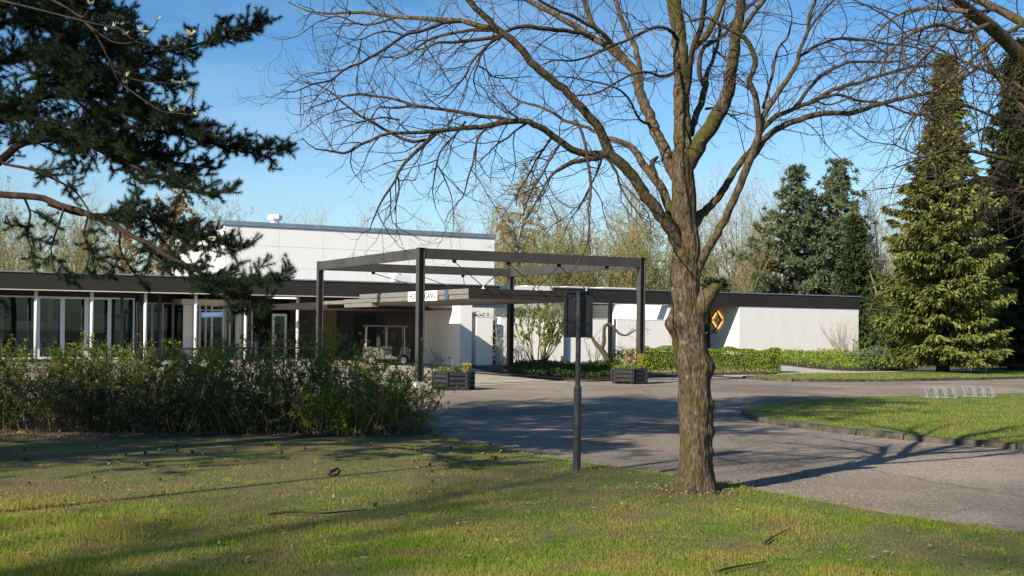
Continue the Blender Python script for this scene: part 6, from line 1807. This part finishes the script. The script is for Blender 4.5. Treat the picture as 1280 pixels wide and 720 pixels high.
# ------------------------------------------------------------------ grass
def vnoise(x, y, seed, sc):
    r = np.random.default_rng(seed)
    o = np.zeros_like(x)
    amp = 1.0
    for k in range(4):
        for j in range(3):
            a = r.uniform(0, 6.28); f = sc * 2 ** k * r.uniform(0.7, 1.3)
            o += amp * np.sin((x * math.cos(a) + y * math.sin(a)) * f + r.uniform(0, 6.28)) / 3
        amp *= 0.6
    return o
def grass(name, label, poly, n, d0, d1, z0, hh, ww, seed, patch=True, power=1.0):
    rng = np.random.default_rng(seed)
    d = 1 / (rng.uniform(1 / d1 ** power, 1 / d0 ** power, n)) ** (1 / power)
    x = rng.uniform(-1, 1, n) * (0.44 * d + 0.8)
    k = in_poly(x, d, poly)
    x, d = x[k], d[k]
    nz = vnoise(x, d, seed, 0.9)
    if patch:
        dry = np.clip((d - 7.6 + 1.5 * vnoise(x, d, 9, 0.7)) / 5, 0, 1) * np.clip((1.8 - x) / 4.0, 0, 1)      # worn ground near the shrubs
        keep = rng.random(len(x)) < np.clip(0.80 + 0.42 * nz - 0.45 * dry, 0.10, 1)
        near_ = np.hypot(x - tx, d - td)                 # bare earth round the big trunk
        keep &= rng.random(len(x)) < np.clip((near_ - 0.22) / 0.30, 0.06, 1)
        x, d, nz, dry = x[keep], d[keep], nz[keep], dry[keep]
    else: dry = np.zeros_like(x)
    m = len(x)
    sc = (d / d0) ** 0.35
    nz2 = vnoise(x, d, seed + 7, 5.5)
    h = hh * rng.uniform(0.4, 1.3, m) * (1 + 0.4 * nz + 0.45 * nz2 - 0.35 * dry)
    h = np.clip(h, 0.015, 0.12)
    lean = rng.normal(size=(m, 2)) * 0.42
    c = np.stack([x, d, np.full(m, z0)], 1)
    dv = np.stack([lean[:, 0], lean[:, 1], np.ones(m)], 1)
    a = rng.uniform(0, 6.28, m)
    s = np.stack([np.cos(a), np.sin(a) * 0.3, np.zeros(m)], 1)
    isdry = rng.random(m) < np.clip(0.07 + 0.66 * dry + 0.25 * (vnoise(x, d, seed + 3, 1.3) - 0.2), 0.03, 0.95) if patch else rng.random(m) < 0.12
    for kk, mt_, nm_, lb_ in ((~isdry, m_grass, name, label), (isdry, m_drygrass, 'dry_' + name, 'dry tan blades among the ' + label)):
        stuff(MB().needles(c[kk], unit(dv[kk]), h[kk][:, None], (ww * sc)[kk][:, None], unit(s[kk])).build(nm_, mt_), lb_, 'grass')
grass('lawn_grass', 'short patchy grass of the front lawn', lawn_poly, 520000, 5.6, 18.3, 0.030, 0.033, 0.0052, 301, power=1.2)
grass('island_grass', 'short grass on the kerbed island at the right', isl_poly, 120000, 16, 31, 0.083, 0.04, 0.010, 302, False)
grass('strip_grass', 'short grass on the narrow strip beyond the drive', strip_poly, 45000, 33, 46, 0.068, 0.06, 0.022, 303, False)
# rough grass hanging over the lawn edge
rng = np.random.default_rng(310)
C = []
for a, b in zip(edge_w, edge_w[1:]):
    L_ = np.linalg.norm(b - a)
    n = int(L_ * 170)
    f = rng.random(n)[:, None]
    p_ = a + (b - a) * f
    p_ = p_ + rng.normal(size=p_.shape) * 0.035
    k = (p_[:, 1] > 6) & (np.abs(p_[:, 0]) < 0.46 * p_[:, 1] + 1)
    C.append(p_[k])
C = np.concatenate(C)
m = len(C)
c = np.stack([C[:, 0], C[:, 1], np.full(m, 0.012)], 1)
dv = np.stack([rng.normal(size=m) * 0.5, rng.normal(size=m) * 0.5 + 0.15, np.ones(m)], 1)
s = unit(np.stack([np.ones(m), rng.normal(size=m) * 0.3, np.zeros(m)], 1))
stuff(MB().needles(c, unit(dv), (0.055 * rng.uniform(0.5, 1.4, m))[:, None], 0.008, s).build('edge_grass', m_grass), 'ragged grass along the lawn edge beside the drive', 'grass')

# broad-leaved weeds and tussocks in the lawn
rng = np.random.default_rng(330)
n = 520
x = rng.uniform(-8, 8, n); d = 1 / rng.uniform(1 / 17.5, 1 / 6.0, n)
k = in_poly(x, d, lawn_poly) & (np.abs(x) < 0.46 * d + 0.5)
x, d = x[k], d[k]
C, D, N_ = [], [], []
for a, b in zip(x, d):
    m = int(rng.integers(5, 11)); r_ = rng.uniform(0.012, 0.034)
    th = rng.uniform(0, 6.28, m)
    C.append(np.stack([np.full(m, a), np.full(m, b), np.full(m, 0.04)], 1) + rng.normal(size=(m, 3)) * np.array([.008, .008, .003]))
    D.append(np.stack([np.cos(th), np.sin(th), rng.uniform(0.25, 0.8, m)], 1) * r_)
    N_.append(np.stack([np.cos(th) * -0.4, np.sin(th) * -0.4, np.ones(m)], 1))
C, D, N_ = np.concatenate(C), np.concatenate(D), np.concatenate(N_)
stuff(MB().cards(C, D, N_, np.linalg.norm(D, axis=1) * 1.2, np.linalg.norm(D, axis=1) * 0.45).build('lawn_weeds', m_leaf), 'small broad-leaved weeds in the lawn', 'weeds')
n = 420
x = rng.uniform(-8, 8, n); d = 1 / rng.uniform(1 / 17.5, 1 / 6.0, n)
k = in_poly(x, d, lawn_poly) & (np.abs(x) < 0.46 * d + 0.5) & (vnoise(x, d, 44, 0.8) > 0.05)
x, d = x[k], d[k]
m = 26
cx_ = np.repeat(x, m) + rng.normal(size=len(x) * m) * 0.03
cy_ = np.repeat(d, m) + rng.normal(size=len(x) * m) * 0.03
hh_ = np.repeat(rng.uniform(0.035, 0.075, len(x)), m) * rng.uniform(0.5, 1.2, len(x) * m)
dv = np.stack([rng.normal(size=len(cx_)) * 0.5, rng.normal(size=len(cx_)) * 0.5, np.ones(len(cx_))], 1)
s = unit(np.stack([np.ones(len(cx_)), rng.normal(size=len(cx_)) * 0.4, np.zeros(len(cx_))], 1))
stuff(MB().needles(np.stack([cx_, cy_, np.full(len(cx_), 0.03)], 1), unit(dv), hh_[:, None], 0.007, s).build('grass_tussocks', m_grass), 'longer grass tussocks in the lawn', 'grass')
# debris swept to the edges of the drive
C = []
for line, cnt in ((edge_w, 60), (isl_front, 45), (isl_back, 25), (bed_front, 40)):
    for a, b in zip(line, line[1:]):
        L_ = np.linalg.norm(b - a)
        m = rng.poisson(L_ * cnt)
        if not m: continue
        t = (b - a) / (L_ + 1e-9)
        nrm = np.array([t[1], -t[0]])
        off = np.abs(rng.normal(size=m)) * 0.22 * rng.choice([-1, 1], m)
        C.append(a + np.outer(rng.random(m), b - a) + np.outer(off, nrm))
C = np.concatenate(C)
k = (np.abs(C[:, 0]) < 0.48 * C[:, 1] + 1) & (C[:, 1] > 6) & ~in_poly(C[:, 0], C[:, 1], lawn_poly) & ~in_poly(C[:, 0], C[:, 1], isl_poly)
C = C[k]
c = np.stack([C[:, 0], C[:, 1], np.full(len(C), 0.008)], 1)
stuff(MB().cards(c, unit(np.stack([rng.normal(size=len(c)), rng.normal(size=len(c)), np.full(len(c), 0.2)], 1)), unit(np.stack([rng.normal(size=len(c)) * 0.4, rng.normal(size=len(c)) * 0.4, np.ones(len(c))], 1)), rng.uniform(0.012, 0.045, len(c)), 0.018).build('edge_debris', m_dry), 'dry leaf bits and grit along the edges of the drive', 'debris')

# fallen things on the lawn
def stick(label, pts, r, seed):
    R_ = random.Random(seed)
    p3 = [np.array([*G(x, y, 0.05), 0.062 + R_.uniform(-0.006, 0.012)]) for x, y in pts]
    l = smooth3(p3, np.linspace(r, r * 0.4, len(p3)), 0.04)
    tag(MB().tubes([l], 7, True).build('fallen_stick', m_twig, None, True), label, 'stick')
stick('thin fallen stick lying across the middle of the lawn', [(334, 644), (365, 643), (400, 644.5), (430, 641), (458, 639)], 0.012, 1)
stick('short dark chunk of fallen branch near the shrubs', [(411, 594), (416, 591), (423, 586)], 0.03, 2)
stick('crooked fallen twig near the bottom edge right of middle', [(893, 717), (915, 712), (935, 708), (958, 705)], 0.010, 3)
stick('curved fallen twig in the grass below the big trunk', [(955, 681), (965, 673), (978, 667), (988, 662)], 0.009, 4)
stick('thin twig on the drive edge just left of the big trunk', [(826, 591), (838, 589.5), (848, 588)], 0.012, 5)
rng = np.random.default_rng(320)
first = None
def cone_mesh(q):
    mb = MB()
    prof = [(0.004, 0.0), (0.016, 0.008), (0.024, 0.02), (0.023, 0.034), (0.014, 0.05), (0.003, 0.058)]
    return mb.lathe(prof, (0, 0, 0), 9)
cone0 = cone_mesh(0).build('pine_cone', m_cone)
tag(cone0, 'small dark pine cone lying on the worn lawn near the shrubs', 'pine cone', 'pine cones scattered on the lawn')
spots = []
while len(spots) < 32:
    x, y = rng.uniform(-10, 640), 556 + abs(rng.normal()) * 26
    if y > 650 or y < 556: continue
    spots.append((x, y))
for i, (x, y) in enumerate(spots):
    o = cone0 if i == 0 else cone0.copy()
    if i: scene.collection.objects.link(o)
    q = G(x, y, 0.05)
    o.location = (float(q[0]), float(q[1]), 0.056)
    o.rotation_euler = (1.3 + rng.normal() * 0.3, rng.normal() * 0.3, rng.uniform(0, 6.28))
    s = rng.uniform(0.55, 0.95)
    o.scale = (s, s, s)
q = G(537, 616, 0.08)
fl = MB()
for k in range(14):
    a = 6.283 * k / 14
    fl.cards([np.array([q[0], q[1], 0.085])], [np.array([math.cos(a), math.sin(a), 0.35])], [np.array([0, 0, 1.0])], 0.026, 0.012)
tag(fl.build('dandelion', m_petal), 'single yellow dandelion flower in the lawn', 'flower')
n = 900
x = rng.uniform(-6, 6.5, n); d = rng.uniform(7, 17, n)
k = in_poly(x, d, lawn_poly) & (np.abs(x) < 0.45 * d)
c = np.stack([x[k], d[k], np.full(k.sum(), 0.062)], 1)
stuff(MB().cards(c, unit(np.stack([rng.normal(size=len(c)), rng.normal(size=len(c)), np.full(len(c), 0.15)], 1)), unit(np.stack([rng.normal(size=len(c)) * 0.3, rng.normal(size=len(c)) * 0.3, np.ones(len(c))], 1)), rng.uniform(0.03, 0.07, len(c)), 0.025).build('fallen_leaves', m_dry), 'dry fallen leaves scattered over the lawn', 'leaves')
n = 260
a = rng.uniform(0, 6.28, n); r_ = 0.24 + np.abs(rng.normal(size=n)) * 0.28
c = np.stack([tx + r_ * np.cos(a), td + r_ * np.sin(a), np.full(n, 0.052)], 1)
stuff(MB().cards(c, unit(np.stack([rng.normal(size=n), rng.normal(size=n), np.full(n, 0.25)], 1)), unit(np.stack([rng.normal(size=n) * 0.4, rng.normal(size=n) * 0.4, np.ones(n)], 1)), rng.uniform(0.015, 0.05, n), 0.02).build('trunk_litter', m_dry), 'dead leaf bits lying round the foot of the big trunk', 'leaves')
n = 900
x = rng.uniform(-9, 1, n); d = rng.uniform(16.6, 19, n)
k = in_poly(x, d, shrub_bed)
c = np.stack([x[k], d[k], np.full(k.sum(), 0.05)], 1)
stuff(MB().cards(c, unit(np.stack([rng.normal(size=len(c)), rng.normal(size=len(c)), np.full(len(c), 0.2)], 1)), unit(np.stack([rng.normal(size=len(c)) * 0.4, rng.normal(size=len(c)) * 0.4, np.ones(len(c))], 1)), rng.uniform(0.03, 0.08, len(c)), 0.03).build('bed_litter', m_dry), 'dry leaves under the shrubs of the lawn bed', 'leaves')

# ------------------------------------------------------------------ trees beside and behind the viewer: their shade dapples lawn and drive
def near_bare(label, base, h, seed, dens=1.0):
    w = Wood(seed)
    t = thing('bare_tree', label, 'tree', (base[0], base[1], 0.0))
    l = w.grow((base[0], base[1], -0.05), (0.02, 0.02, 1), h, 0.14, 0.02, 14, 0.04, 0.1)
    w.side(l, 0, [dict(per=1.7 * dens, **{'from': 0.28}, ang=(35, 65), len=(2.4, 5.2), taper=0.5, r=0.055, n=9, wander=0.09, trop=0.3, end=0.2),
                  dict(per=2.4 * dens, **{'from': 0.15}, ang=(30, 60), len=(0.8, 2.0), taper=0.5, r=0.022, n=6, wander=0.12, trop=0.2, end=0.3),
                  dict(per=3.2 * dens, **{'from': 0.15}, ang=(30, 60), len=(0.3, 0.9), taper=0.4, r=0.009, n=4, wander=0.15, trop=0.1, end=0.5, rmin=0.004)])
    MB().tubes([l], 12).build('trunk', m_bark, t, True)
    m = MB(); m.tubes(w.lines[0], 6); m.tubes(w.lines[1], 4); m.tubes(w.lines[2], 3)
    m.build('crown', m_twig, t)
near_bare('leafless tree standing out of view far behind and left', (-16.0, -9.0), 20, 401, 1.3)
near_bare('leafless tree standing out of view farthest behind and left', (-20.5, -14.5), 21, 402, 1.3)
near_bare('leafless tree standing out of view behind the viewer', (-10.0, -15.5), 20, 403, 1.3)
near_bare('leafless tree standing out of view left of the viewer', (-23.0, -3.0), 20, 404, 1.3)
